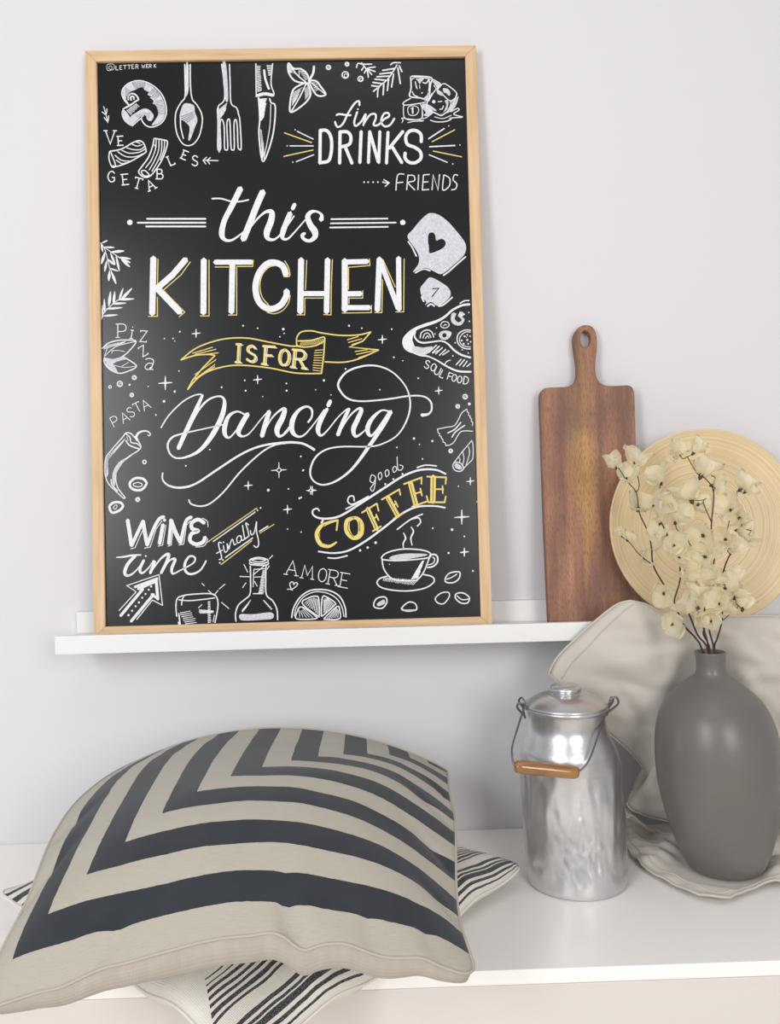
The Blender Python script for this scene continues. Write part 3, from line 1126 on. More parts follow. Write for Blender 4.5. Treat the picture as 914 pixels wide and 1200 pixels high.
@chalk_coffee_bean|chalk coffee bean|425,600,6.529
s10z 715,625 770,620 815,655 800,695 750,695 710,660
s8 720,640 760,670 810,665
@chalk_coffee_bean|chalk coffee bean|425,600,6.529
s10z 85,700 110,660 170,650 185,690 150,735 95,730
g 110,700 160,670 170,700 120,720
@chalk_coffee_bean|chalk coffee bean|425,600,6.529
s10z 300,735 350,690 400,700 410,745 340,758
g 290,730 320,745 400,745 405,757 310,758
@chalk_star|small chalk star|0,0,1
x1.3 230,391,5
@chalk_star|small chalk star|0,0,1
x1.3 302,445,5
@chalk_star|small chalk star|0,0,1
x1.3 291,569,5
@chalk_star|small chalk star|0,0,1
x1.3 337,597,5
@chalk_star|small chalk star|0,0,1
x1.3 366,575,5
@chalk_star|small chalk star|0,0,1
x1.3 514,458,4.5
@chalk_star|small chalk star|0,0,1
x1.3 551,564,4.5
@chalk_star|small chalk star|0,0,1
x1.3 448,398,5
@chalk_star|small chalk star|0,0,1
x1.6 194,449,8
@chalk_star|small chalk star|0,0,1
x1.6 541,606,8.5
@chalk_star|small chalk star|0,0,1
x1.6 544,647,5
@chalk_star|small chalk star|0,0,1
X1.1 327,551,9
@chalk_star|small chalk star|0,0,1
X1.1 364,574.5,5
@chalk_dots|small scattered chalk dots|0,0,1
d 203,397,.9 211,389,1.1 193,397,.8 205,400,.7 285,382,1 302,385,.9 332,386,1.5 328,395,.8 333,391,.8 409,382,1.2 424,385,.9 459,386,1 210,435,.8 205,459,1.4 192.5,470.5,1.6 183,486.5,1 260,454,1.1 288,458,1.1 287,446,1 336,458,1.2 308,465,.7 246,527,.9 218,546,1 174,453,.8 461.5,419,1 472,423,.7 405,432.5,1 379.6,446,1.3 370,457,.7 388,463,.7 490,443.5,1 485,514,1.4 506.5,517,1.3 491.5,521,.8 465,524.5,.9 495,538,.9 352.5,535,1 355,551.5,1 338,573,.8 355.6,551,1 314.5,574.5,1.6 338.5,573,.7 351,584,1.2 337,620,.8 353,623.5,.8 353,583,1 507,619,1 529.6,620.7,1.6 544,628.6,1 525.6,648,1.3 554,669,1.1 559,588,1 537,570,.8 335.7,449.5,1 445,457,.8
'''
draw_art(ART)

# ------------------------------------------------------------------ cutting board
s = NT('mango_wood'); v = s.coord('Object', (26, 26, 2.2)); v2 = s.coord('Object', (9, 9, 1.6)); v3 = s.coord('Object', (520, 520, 70))
n1 = s.noise(v, 1.6, 6, .62); n2 = s.noise(v2, 1.3, 3, .5); n3 = s.noise(v3, 1.5, 3, .6)
dark = s.ramp(n1, [(.22, rgb(92, 66, 60)), (.42, rgb(128, 90, 72)), (.58, rgb(158, 112, 86)), (.8, rgb(186, 138, 106))])
ww_ = s.ramp(n1, [(.25, rgb(156, 114, 66)), (.6, rgb(192, 150, 94)), (.85, rgb(210, 172, 120))])
# golden streak down the middle, darker heart along the right
tc = s.n('ShaderNodeTexCoord'); sx = s.n('ShaderNodeSeparateXYZ'); s.l(tc.outputs['Object'], sx.inputs[0])
wob = s.math('MULTIPLY', s.math('SUBTRACT', n2, .5), .10)
dx = s.math('ABSOLUTE', s.math('ADD', s.math('SUBTRACT', sx.outputs[0], .066), wob))
zz = s.math('ABSOLUTE', s.math('SUBTRACT', sx.outputs[2], .23))
fz = s.math('SUBTRACT', .019, s.math('MULTIPLY', zz, .12))
st = s.n('ShaderNodeMapRange', clamp=True); s.l(s.math('SUBTRACT', fz, dx), st.inputs[0])
st.inputs[1].default_value = -.010; st.inputs[2].default_value = .010
mot = s.noise(s.coord('Object', (14, 14, 5)), 1.6, 3)
c = s.mix(s.math('MULTIPLY', st.outputs[0], 1.0), dark, ww_)
c = s.mix(s.ramp(mot, [(.5, (0, 0, 0)), (.66, (.6, .6, .6))]), c, rgb(112, 80, 72))
pore = s.ramp(n3, [(.38, (0, 0, 0)), (.5, (1, 1, 1))])
s.base(s.mix(s.math("MULTIPLY_ADD", pore, .6, .4), rgb(92, 66, 56), c)); s.set(Roughness=.62); s.bump(n3, .25, .0008); m_mango = s.m

cb_y0, cb_y1, cb_len = -.0740, -.0185, .474
cb_o = at(642.5, 727, cb_y0); cb_o.z = ZB + .0022
cb_up = Vector((0, cb_y1 - cb_y0, math.sqrt(cb_len ** 2 - (cb_y1 - cb_y0) ** 2))).normalized()
cb_bk = Vector((0, cb_up.z, -cb_up.y))


def cbpx(x, y):
    d = ray(x, y); t = (cb_o - CAM).dot(cb_bk) / d.dot(cb_bk); p = CAM + d * t - cb_o
    return (p.x, max(p.dot(cb_up), 0))


def crop(ox, oy, sc, pts): return [(ox + x / sc, oy + y / sc) for x, y in pts]


cb_pts = crop(600, 360, 2.911, [(126, 1075), (122, 1010), (110, 740), (96, 325), (97, 300), (103, 287), (116, 279), (150, 277), (190, 274), (212, 262), (222, 238),
    (221, 190), (213, 140), (212, 100), (228, 73), (251, 64), (275, 71), (288, 98), (290, 140), (285, 190), (286, 232), (300, 260), (325, 271), (370, 271),
    (392, 270), (407, 274), (415, 285), (418, 303), (419, 330), (430, 740), (438, 1075)])
hole = crop(600, 360, 2.911, [(251 + 18 * math.cos(a), 112 + 30 * math.sin(a)) for a in [2 * math.pi * k / 14 for k in range(14)]])
cu = bpy.data.curves.new('cutting_board', 'CURVE'); cu.dimensions = '2D'; cu.fill_mode = 'BOTH'
cu.extrude = .0065; cu.bevel_depth = .002; cu.bevel_resolution = 2; cu.offset = -.0018
for pts, sm in ((cb_pts, 1), (hole, 1)):
    q = [cbpx(*p) for p in pts]
    if pts is cb_pts:
        core = catmull(q[3:29], 5); q = q[:3] + core + q[29:]
        q[0] = (q[0][0], 0.0); q[-1] = (q[-1][0], 0.0)
    sp = cu.splines.new('POLY'); sp.points.add(len(q) - 1); sp.use_cyclic_u = True
    for pt, (a, b) in zip(sp.points, q): pt.co = (a, b, 0, 1)
tmp = bpy.data.objects.new('tmp', cu); COL.objects.link(tmp)
bpy.context.view_layer.update()
me = bpy.data.meshes.new_from_object(tmp.evaluated_get(bpy.context.evaluated_depsgraph_get()))
bpy.data.objects.remove(tmp); bpy.data.curves.remove(cu)
me.name = 'cutting_board'
for v_ in me.vertices: v_.co = (v_.co.x, -v_.co.z + .0085, v_.co.y + .0018)
cb = new_obj('cutting_board', me, None); me.materials.clear(); me.materials.append(m_mango)
for p in me.polygons: p.material_index = 0
cb.matrix_world = Matrix.Translation(cb_o) @ Matrix((Vector((1, 0, 0)), cb_bk, cb_up)).transposed().to_4x4()
tag(cb, 'long dark wooden cutting board with a holed handle, leaning on the ledge beside the chalkboard', 'cutting board')

# ------------------------------------------------------------------ bamboo bowl
s = NT('coiled_bamboo'); tc = s.n('ShaderNodeTexCoord'); sx = s.n('ShaderNodeSeparateXYZ'); s.l(tc.outputs['Object'], sx.inputs[0])
rr = s.math('SQRT', s.math('ADD', s.math('MULTIPLY', sx.outputs[0], sx.outputs[0]), s.math('MULTIPLY', sx.outputs[1], sx.outputs[1])))
nw = s.noise(s.coord('Object'), 5, 1)
cmb = s.n('ShaderNodeCombineXYZ'); s.l(s.math('ADD', s.math('MULTIPLY', rr, 300), s.math('MULTIPLY', nw, 3.5)), cmb.inputs[0])
nr_ = s.noise(cmb.outputs[0], 1.1, 4, .65)
s.base(s.ramp(nr_, [(.28, rgb(190, 160, 112)), (.45, rgb(216, 192, 150)), (.6, rgb(230, 210, 172)), (.78, rgb(206, 178, 130))]))
s.set(Roughness=.30); s.bump(nr_, .6, .002); m_bamboo = s.m
R_ = .151; DP = .040
prof = []
N_ = 52
def bowl_z(t): return DP * (1 - t ** 2.0)
for i in range(N_ + 1):           # inside, centre -> rim
    t = i / N_; prof.append((max(t, .001) * (R_ - .003), -bowl_z(t) + (.00045 if i % 2 else -.00035)))
prof += [(R_ - .0015, .0012), (R_, .0002), (R_, -.004), (R_ - .002, -.0065)]
for i in range(N_ - 1, -1, -2):
    t = i / N_; prof.append((max(t, .001) * (R_ - .003), -bowl_z(t) - .0055))
bc = at(829, 617, -.086); bc.z += .001
bowl = lathe('bamboo_bowl', prof, m_bamboo, seg=128)
btilt = math.radians(6.5)
# bowl axis (+z = open side) points to the viewer
bowl.matrix_world = Matrix.Translation(bc) @ Matrix.Rotation(math.radians(90) - btilt, 4, 'X')
tag(bowl, 'large round coiled bamboo bowl standing on its rim on the ledge behind the dried flowers', 'bowl')

# ------------------------------------------------------------------ cushions
def fabric(name, colf, rough=.9, scale=900, bump=.35, sheen=.2):
    s = NT(name); v = s.coord('UV')
    colf(s, v)
    w1 = s.n('ShaderNodeTexWave', wave_type='BANDS', bands_direction='X'); w1.inputs['Scale'].default_value = scale / 8
    w1.inputs['Distortion'].default_value = 1.2; s.l(v, w1.inputs[0])
    w2 = s.n('ShaderNodeTexWave', wave_type='BANDS', bands_direction='Y'); w2.inputs['Scale'].default_value = scale / 8
    w2.inputs['Distortion'].default_value = 1.2; s.l(v, w2.inputs[0])
    s.bump(s.math('ADD', w1.outputs['Fac'], w2.outputs['Fac']), bump, .0006)
    s.set(Roughness=rough, Sheen_Weight=sheen, Specular_IOR_Level=.15)
    return s.m


def chevron_col(s, v):
    sx = s.n('ShaderNodeSeparateXYZ'); s.l(v, sx.inputs[0])
    wn = s.math('MULTIPLY', s.math('SUBTRACT', s.noise(v, 60, 3), .5), .003)
    m = s.math('ADD', s.math('MINIMUM', sx.outputs[0], sx.outputs[1]), wn)
    fr = s.math('FRACT', s.math('MULTIPLY', m, 8)); dk = s.math('GREATER_THAN', fr, .5)
    th = s.noise(s.coord('UV', (14, 260, 1)), 3, 3); th2 = s.noise(v, 9, 4)
    light = s.mix(th, rgb(166, 160, 147), rgb(192, 186, 173)); drk = s.mix(th2, rgb(40, 43, 49), rgb(57, 61, 67))
    s.base(s.mix(dk, light, drk))


m_chev = fabric('chevron_cotton', chevron_col, scale=1200)
m_piping = plain('beige_piping', rgb(178, 171, 157), .9)
m_beige = fabric('beige_cotton', lambda s, v: s.base(s.mix(s.noise(v, 40, 3), rgb(166, 159, 147), rgb(184, 177, 164))), scale=1200)


def upsample(G, f):
    """bicubic upsample of an (n,m,3) grid"""
    def up1(A):
        n = A.shape[0]; out = []
        for i in range(n - 1):
            a = A[i - 1] if i else 2 * A[0] - A[1]; b = A[i]; c = A[i + 1]; d = A[i + 2] if i + 2 < n else 2 * A[-1] - A[-2]
            for k in range(f):
                t = k / f
                out.append(.5 * (2 * b + (c - a) * t + (2 * a - 5 * b + 4 * c - d) * t * t + (3 * b - a - 3 * c + d) * t ** 3))
        out.append(A[-1]); return np.array(out)
    return up1(up1(G).transpose(1, 0, 2)).transpose(1, 0, 2)


def coons(c0, c1, d0, d1):
    """c0,c1: curves along u at v=0,1 ; d0,d1: along v at u=0,1 (arrays n x 3)"""
    n, m = len(c0), len(d0); u = np.linspace(0, 1, n)[:, None, None]; v = np.linspace(0, 1, m)[None, :, None]
    A = (1 - v) * c0[:, None, :] + v * c1[:, None, :]; B = (1 - u) * d0[None, :, :] + u * d1[None, :, :]
    Cc = (1 - u) * (1 - v) * c0[0] + u * (1 - v) * c0[-1] + (1 - u) * v * c1[0] + u * v * c1[-1]
    return A + B - Cc


def nz(p, sc, seed=0):
    return noise.noise(Vector((p[0] * sc + seed, p[1] * sc, p[2] * sc)))


def grid_shell(name, top, bot, mats, split=None):
    n, m, _ = top.shape; V = []; UV = []; ids_t = {}; ids_b = {}
    for i in range(n):
        for j in range(m):
            ids_t[i, j] = len(V); V.append(top[i, j]); UV.append((i / (n - 1), j / (m - 1)))
    for i in range(n):
        for j in range(m):
            if i in (0, n - 1) or j in (0, m - 1): ids_b[i, j] = ids_t[i, j]
            else: ids_b[i, j] = len(V); V.append(bot[i, j]); UV.append((i / (n - 1), j / (m - 1)))
    Fc = []; Mi = []
    for i in range(n - 1):
        for j in range(m - 1):
            Fc.append((ids_t[i, j], ids_t[i + 1, j], ids_t[i + 1, j + 1], ids_t[i, j + 1])); Mi.append(0)
            Fc.append((ids_b[i, j], ids_b[i, j + 1], ids_b[i + 1, j + 1], ids_b[i + 1, j])); Mi.append(1 if len(mats) > 1 else 0)
    return pydata(name, V, Fc, mats, smooth=True, uvs=UV, mats=Mi)


def soften(grids, r=.045):
    """round the four corners of square cloth grids"""
    out = []
    n, m, _ = grids[0].shape
    for G in grids:
        H = G.copy()
        for i in range(n):
            for j in range(m):
                u, v = i / (n - 1), j / (m - 1); a = r - min(u, 1 - u); b = r - min(v, 1 - v)
                if a <= 0 or b <= 0: continue
                sq = max(a, b); hy = math.hypot(a, b); k = sq / hy
                a2, b2 = a * k, b * k
                uu = (r - a2) if u < .5 else 1 - (r - a2); vv = (r - b2) if v < .5 else 1 - (r - b2)
                x, y = uu * (n - 1), vv * (m - 1); i0, j0 = min(int(x), n - 2), min(int(y), m - 2); fx, fy = x - i0, y - j0
                H[i, j] = (G[i0, j0] * (1 - fx) + G[i0 + 1, j0] * fx) * (1 - fy) + (G[i0, j0 + 1] * (1 - fx) + G[i0 + 1, j0 + 1] * fx) * fy
        out.append(H)
    return out


def border(G):
    n, m, _ = G.shape
    return [G[i, 0] for i in range(n)] + [G[n - 1, j] for j in range(1, m)] + [G[i, m - 1] for i in range(n - 2, -1, -1)] + [G[0, j] for j in range(m - 2, 0, -1)]


def resample(pts, n):
    P = np.array(catmull(pts, 12)); d = np.r_[0, np.cumsum(np.linalg.norm(np.diff(P, axis=0), axis=1))]
    t = np.linspace(0, d[-1], n); return np.stack([np.interp(t, d, P[:, k]) for k in range(3)], 1)


# chevron cushion: surface measured on a 17 x 17 grid of its fabric (millimetres)
CUSH = [32.1,-610.2,69.6,34.4,-584.6,92.9,39,-558.3,111.4,43.7,-531.1,125.7,45.7,-503.5,138,44.7,-475.3,148.9,42.7,-446.4,158,41,-416.8,164.8,40.1,-386.4,169.3,39.4,-355.4,172.4,
39.5,-323.9,174,40.8,-292,174.1,43.1,-259.8,173.6,46.6,-227.1,172.9,51.6,-194.2,171.4,58.3,-161.1,169.4,66.3,-127.9,166.9,61.1,-614.5,80.3,57.6,-587,108.8,60,-560.2,128,
63.6,-532.8,142.7,66.1,-504.6,154.4,66.7,-475.9,164.2,66.5,-446.6,171.8,65.7,-416.6,177.7,64.6,-386.1,182.1,64,-355.1,184.9,64.3,-323.7,186.2,65.4,-291.9,186.4,67.5,-259.8,185.7,
71,-227.6,184.2,75.6,-195.2,182.1,81.3,-162.8,179.4,87.5,-130.6,176.5,92.2,-617.2,90.8,87.5,-589.4,119.6,85.8,-562.1,142.2,88.1,-534.2,158.2,90.7,-505.6,170,92.1,-476.4,179,
93.1,-446.6,185.6,93,-416.4,190.6,92.3,-385.8,194.3,91.8,-354.7,196.8,91.6,-323.4,198.2,92.3,-291.8,198.4,94.2,-259.9,197.6,97.5,-228,195.6,101.7,-196.2,192.8,106.6,-164.4,189.6,
111.6,-132.7,186.2,124.4,-618,101.3,120.1,-590.4,128.5,117.6,-562.8,152.1,117.8,-534.6,170.3,119.9,-505.7,182.8,121.6,-476.3,191.7,122.3,-446.3,198.1,122.5,-415.9,202.4,122.2,-385.1,205.3,
121.6,-354.1,207.4,121.1,-322.9,208.5,121.4,-291.5,208.7,122.8,-260,207.8,125.6,-228.4,205.6,129.5,-196.9,202.3,133.6,-165.5,198.6,137.8,-134.1,195,157.2,-617.6,110.8,153.5,-590.2,136.8,
151.1,-562.6,159.9,150.6,-534.4,178.9,151.5,-505.3,193,152.7,-475.7,202.5,153.5,-445.5,208.8,153.7,-415,212.7,153.6,-384.3,214.9,153,-353.4,216.1,152.6,-322.3,216.6,152.6,-291.1,216.3,
153.5,-259.8,215.2,155.7,-228.6,212.8,158.8,-197.3,209.5,162.2,-166.1,206,165.5,-134.9,202.4,190,-616.4,119.4,187,-589.1,144.1,185,-561.6,166.6,184.1,-533.4,185.7,184.3,-504.3,200.8,
185.1,-474.6,211.3,185.7,-444.4,217.7,186.1,-413.9,221.1,186.1,-383.2,222.4,185.7,-352.3,222.7,185.3,-321.4,222.3,185.2,-290.4,221.4,185.8,-259.4,219.7,187.3,-228.4,217.3,189.6,-197.3,214.4,
192,-166.1,211.2,194.5,-135,208,222.3,-614.8,126.8,220,-587.4,150.6,218.5,-559.9,172.5,217.8,-531.8,191.4,217.7,-502.8,206.8,218.2,-473.2,217.7,218.8,-442.9,224.3,219.2,-412.5,227.2,
219.3,-381.8,227.8,219.1,-351.1,227.2,218.7,-320.3,225.9,218.6,-289.5,224.1,219,-258.7,221.9,220,-227.8,219.4,221.2,-196.7,217,222.7,-165.7,214.4,224.3,-134.5,211.7,253.7,-612.7,133.1,
252.5,-585.5,155.6,251.7,-558,176.8,251.3,-529.9,195.4,251.3,-501,210.5,251.7,-471.4,221.4,252.2,-441.3,227.8,252.7,-410.9,230.7,252.9,-380.3,230.8,252.7,-349.7,229.6,252.4,-319,227.6,
252.2,-288.3,225.2,252.3,-257.5,222.6,252.7,-226.7,220.2,253.3,-195.7,217.9,254.1,-164.7,215.7,254.9,-133.6,213.4,284.7,-611.1,136,284.5,-583.6,158.2,284.5,-556,178.9,284.6,-527.8,197,
284.8,-499.1,211.5,285.2,-469.5,222.1,285.7,-439.6,228.4,286.2,-409.2,231.3,286.5,-378.6,231.4,286.1,-348,230.1,285.7,-317.4,227.8,285.5,-286.7,224.9,285.2,-256,222.2,285.3,-225.2,219.7,
285.5,-194.3,217.4,285.8,-163.4,215.2,286.1,-132.4,212.9,315.2,-610.5,134.2,316.1,-582.4,156.8,316.8,-554.4,177.3,317.3,-526.1,194.8,317.8,-497.2,208.8,318.3,-467.7,219.3,318.8,-437.7,225.9,
319.2,-407.2,229.5,319.3,-376.7,230.2,319,-346.1,228.9,318.5,-315.6,226.4,318,-285,223.5,317.6,-254.3,220.7,317.6,-223.5,217.9,317.7,-192.7,215.4,317.7,-161.8,212.9,317.7,-130.9,210.5,
345.5,-610.3,129,347.1,-581.5,151.8,348.4,-553.1,172.1,349.3,-524.5,188.9,350.1,-495.4,202.8,350.6,-465.8,213.2,351.1,-435.7,220.3,351.5,-405.2,224.8,351.7,-374.6,226.6,351.5,-344,226,
350.9,-313.6,223.4,350.4,-283,220.5,350.1,-252.4,217.6,349.9,-221.7,214.6,349.8,-190.9,211.7,349.6,-160.1,209,349.3,-129.3,206.2,375.8,-608.6,124,377.8,-580,145.2,379.4,-551.3,164.6,
380.5,-522.5,180.9,381.2,-493.3,194.1,381.7,-463.7,203.9,382.1,-433.7,211.2,382.8,-403.2,216.8,383.4,-372.5,220.2,383.6,-341.9,220.8,383.2,-311.5,218.9,382.7,-281.1,215.8,382.4,-250.5,212.7,
382.1,-219.9,209.6,381.8,-189.2,206.4,381.4,-158.4,203.2,380.9,-127.7,199.9,405.9,-606.5,117,408.1,-577.7,137.4,409.8,-548.8,155.8,410.7,-519.9,170.8,411,-490.9,182.5,411.2,-461.5,191.5,
411.7,-431.8,198.8,412.9,-401.4,205.3,414.1,-370.7,210.3,414.7,-340.1,212.2,414.7,-309.7,211.4,414.6,-279.3,209.2,414.2,-248.8,205.9,413.9,-218.1,202.8,413.6,-187.5,199.3,413,-156.8,195.5,
412.2,-126.2,191.7,435.9,-603.3,109.4,437.9,-574.4,128.4,439.2,-545.6,145.2,439.4,-517,158.2,439,-488.5,167.8,438.9,-459.6,175.8,439.7,-430.1,183.1,441.4,-400.1,190.2,443.2,-369.6,196.1,
444.3,-339.2,199.1,444.9,-308.7,199.8,445.3,-278,199.3,445.2,-247.4,197,445,-216.7,193.9,444.8,-186,190.1,444,-155.3,185.8,443,-124.7,181.3,465.5,-599.6,99.5,466.7,-570.6,117.1,
467.1,-542.1,131.8,466.1,-514.3,142,465.1,-486.3,149.8,465,-458,157,466.2,-429,164.6,468.5,-399.3,172.3,470.8,-369.2,178.5,472.2,-339,182.1,473.1,-308.6,183.8,474,-277.7,184.8,
474.4,-246.8,184.1,474.7,-215.8,181.9,474.9,-184.9,178.5,474.2,-154.1,173.8,473.2,-123.4,169.1,494.9,-595.4,87.4,494.1,-566.7,103.1,492.4,-539,114.6,490.4,-512.1,122,489.6,-484.8,128.7,
490,-456.9,136.1,491.8,-428.1,144.6,494.5,-398.8,152.7,497.1,-369.1,159,498.8,-339.4,162.5,499.8,-309.3,164.3,500.5,-278.4,166.2,501,-247.3,166.9,501.7,-215.9,166.1,502.5,-184.6,163.6,
503,-153.3,159.7,502.9,-122,155.1,524.7,-590.5,74.1,519.4,-563.5,85.3,514.8,-536.7,93.8,512.9,-510.5,99.6,513.4,-483.9,105.7,515,-455.8,114.9,517.6,-427.1,124.8,520.1,-398.3,132.9,
522.7,-369.2,138.8,524.7,-340.2,141.3,525.8,-310.7,142.3,525.5,-279.8,144.9,525.6,-248.3,147.2,526.9,-216.5,147.9,528.8,-184.6,147.2,530.7,-152.6,144.3,531.9,-120.6,139.8]
G0 = np.array(CUSH, float).reshape(17, 17, 3) / 1000
top = upsample(G0, 5); n = top.shape[0]
for i in range(n):      # puckers of the front seam
    u = i / (n - 1); bump = lambda c, w: math.exp(-((u - c) / w) ** 2)
    dz = -.0085 * bump(.635, .028) + .005 * bump(.575, .035) - .004 * bump(.80, .04) + .003 * bump(.72, .03) + .0035 * bump(.88, .03) - .003 * bump(.17, .03) + .002 * bump(.25, .03)
    for j in range(9): top[i, j, 2] += dz * math.exp(-(j / 3.6) ** 2)
cn = coons(top[:, 0], top[:, -1], top[0, :], top[-1, :])
U_, V_ = np.meshgrid(np.linspace(0, 1, n), np.linspace(0, 1, n), indexing='ij')
bul = (16 * U_ * (1 - U_) * V_ * (1 - V_))
bot = cn.copy()
bot[..., 2] -= .088 * bul ** .37
bot[..., 1] -= .010 * np.clip(1 - V_ * 5, 0, 1) * bul ** .25
def crease(G, a, b, w, dpt):
    """soft valley in the cloth along a line given in the fabric's own u,v"""
    a = np.array(a); b = np.array(b); ab = b - a
    t = np.clip(((U_ - a[0]) * ab[0] + (V_ - a[1]) * ab[1]) / (ab @ ab), 0, 1)
    d = np.hypot(U_ - a[0] - t * ab[0], V_ - a[1] - t * ab[1])
    G[..., 2] -= dpt * np.exp(-(d / w) ** 2) * (1 - t * .85) * np.clip(bul * 12, 0, 1)
for a_, b_, w_, d_ in (((.60, .01), (.585, .15), .014, .007), ((.655, .01), (.63, .10), .018, -.004), ((.77, .01), (.75, .10), .012, .004), ((.24, .01), (.30, .10), .018, .006), ((.19, .0), (.24, .1), .02, -.003),
                       ((.015, .20), (.11, .36), .012, .007), ((.03, .42), (.12, .56), .014, .006), ((.02, .3), (.12, .47), .02, -.004), ((.99, .16), (.86, .22), .016, .006), ((.99, .34), (.84, .42), .018, .007), ((.985, .52), (.82, .60), .016, .006), ((.98, .70), (.84, .76), .014, .005), ((.9, .02), (.87, .12), .014, .005)):
    crease(top, a_, b_, w_, d_)
for i in range(n):
    for j in range(n):
        e = min(bul[i, j] * 3, 1)
        bot[i, j, 2] += e * .008 * nz(bot[i, j], 14, 5)
        top[i, j, 2] += e * .0016 * nz(top[i, j], 22, 9)
top, bot = soften([top, bot])
chev = empty('chevron_cushion', (.28, -.36, .10), 'large cushion with nested charcoal and beige L-shaped stripes, lying on top of the other cushion', 'cushion')
world_parent(grid_shell('cushion_cover', top, bot, [m_chev, m_beige]), chev)
tube('seam_piping', border(top), .0017, m_piping, chev, 6, True)
CHEV_BOT = bot

# white cushion with black woven stripes underneath
def stripe_col(s, v):
    sx = s.n('ShaderNodeSeparateXYZ'); s.l(v, sx.inputs[0])
    wn = s.math('MULTIPLY', s.math('SUBTRACT', s.noise(v, 14, 3), .5), .006)
    t = s.math('ADD', sx.outputs[1], wn)
    W, K = (0, 0, 0), (1, 1, 1); stops = []
    for a, b in ((.004, .010), (.018, .027), (.034, .047), (.054, .062), (.069, .080), (.118, .128), (.135, .145), (.153, .162), (.170, .178), (.186, .193), (.201, .207), (.215, .220),
                 ):
        stops += [(a, K), (b, W)]
    f1 = s.ramp(t, [(0, W)] + stops, 'CONSTANT')
    f2 = s.ramp(t, [(0, W), (.62, K), (.625, W), (.80, K), (.815, W), (.835, K), (.852, W), (.872, K), (.892, W), (.912, K), (.935, W), (.955, K), (.972, W)], 'CONSTANT')
    f = s.math('MAXIMUM', f1, f2)
    # the middle bands stop short on the front left side
    lim = s.math('GREATER_THAN', s.math('SUBTRACT', sx.outputs[0], s.math('MULTIPLY', s.math('SUBTRACT', t, .118), .5)), .01)
    isf = s.math('MAXIMUM', lim, s.math('LESS_THAN', t, .10)); isf = s.math('MAXIMUM', isf, s.math('GREATER_THAN', t, .75))
    f = s.math('MULTIPLY', f, isf)
    sp = s.noise(s.coord('UV', (420, 420, 1)), 1, 1)
    drk = s.mix(s.math('GREATER_THAN', sp, .56), rgb(48, 48, 52), rgb(112, 112, 116))
    wht = s.mix(s.noise(v, 8, 3), rgb(224, 219, 210), rgb(238, 234, 226))
    s.base(s.mix(f, wht, drk))


m_stripe = fabric('striped_cotton', stripe_col, scale=700, bump=.5)
m_offw = fabric('off_white_cotton', lambda s, v: s.base(s.mix(s.noise(v, 12, 3), rgb(222, 217, 208), rgb(236, 232, 224))), scale=700)
cF = np.array(at(285, 1246, -.60)); cR = np.array(atz(612, 1017, .030)); cL = np.array(atz(-2, 1047, .055)); cB = np.array((.29, -.045, .055))
nn = 61
def edge(a, b, sag, k=()):
    t = np.linspace(0, 1, nn)[:, None]; p = a * (1 - t) + b * t
    mid = (cF + cR + cL + cB) / 4; inn = mid - (a + b) / 2; inn[2] = 0; inn /= np.linalg.norm(inn)
    p = p + inn * (4 * t * (1 - t)) * sag
    for i in range(nn):
        p[i, 2] += .006 * math.sin(t[i, 0] * 23 + a[0] * 30) * (4 * t[i, 0] * (1 - t[i, 0]))
    return p
e_u0 = edge(cF, cR, -.004); e_u1 = edge(cL, cB, .0); e_v0 = edge(cF, cL, .008); e_v1 = edge(cR, cB, -.012)
cw = coons(e_u0, e_u1, e_v0, e_v1)
U_, V_ = np.meshgrid(np.linspace(0, 1, nn), np.linspace(0, 1, nn), indexing='ij'); bul = 16 * U_ * (1 - U_) * V_ * (1 - V_)
wt, wb = cw.copy(), cw.copy()
wt[..., 2] += .060 * bul ** .5
flatb = CHEV_BOT.reshape(-1, 3)
for i in range(nn):
    for j in range(nn):
        p = wt[i, j]; e = min(bul[i, j] * 4, 1)
        p[2] += e * (.007 * nz(p, 16, 1) + .003 * nz(p, 45, 3))
        d2 = (flatb[:, 0] - p[0]) ** 2 + (flatb[:, 1] - p[1]) ** 2; k_ = int(d2.argmin())
        if d2[k_] < .0003 and 0 < i < nn - 1 and 0 < j < nn - 1: p[2] = min(p[2], flatb[k_, 2] - .003)
        q = wb[i, j]; q[2] -= .05 * bul[i, j] ** .5
        lim_ = .002 if q[1] > -BD - .02 else .002 - (-BD - .02 - q[1]) * .35
        q[2] = max(q[2], lim_)
        if p[2] < q[2] + .004: p[2] = q[2] + .004
cw, wt, wb = soften([cw, wt, wb], .03)
whitec = empty('striped_cushion', (.27, -.28, .002), 'white cushion with black woven stripes, squashed beneath the larger cushion on the bench', 'cushion')
world_parent(grid_shell('cushion_cover', wt, wb, [m_stripe, m_offw]), whitec)
tube('seam', border(cw), .0016, m_offw, whitec, 6, True)

# linen pillow leaning behind the vase
def linen_col(a, b):
    def f(s, v):
        n1 = s.noise(v, 5, 4); n2 = s.noise(s.coord('UV', (300, 20, 1)), 2, 2)
        s.base(s.mix(s.math('MULTIPLY_ADD', n2, .5, s.math('MULTIPLY', n1, .5)), a, b))
    return f


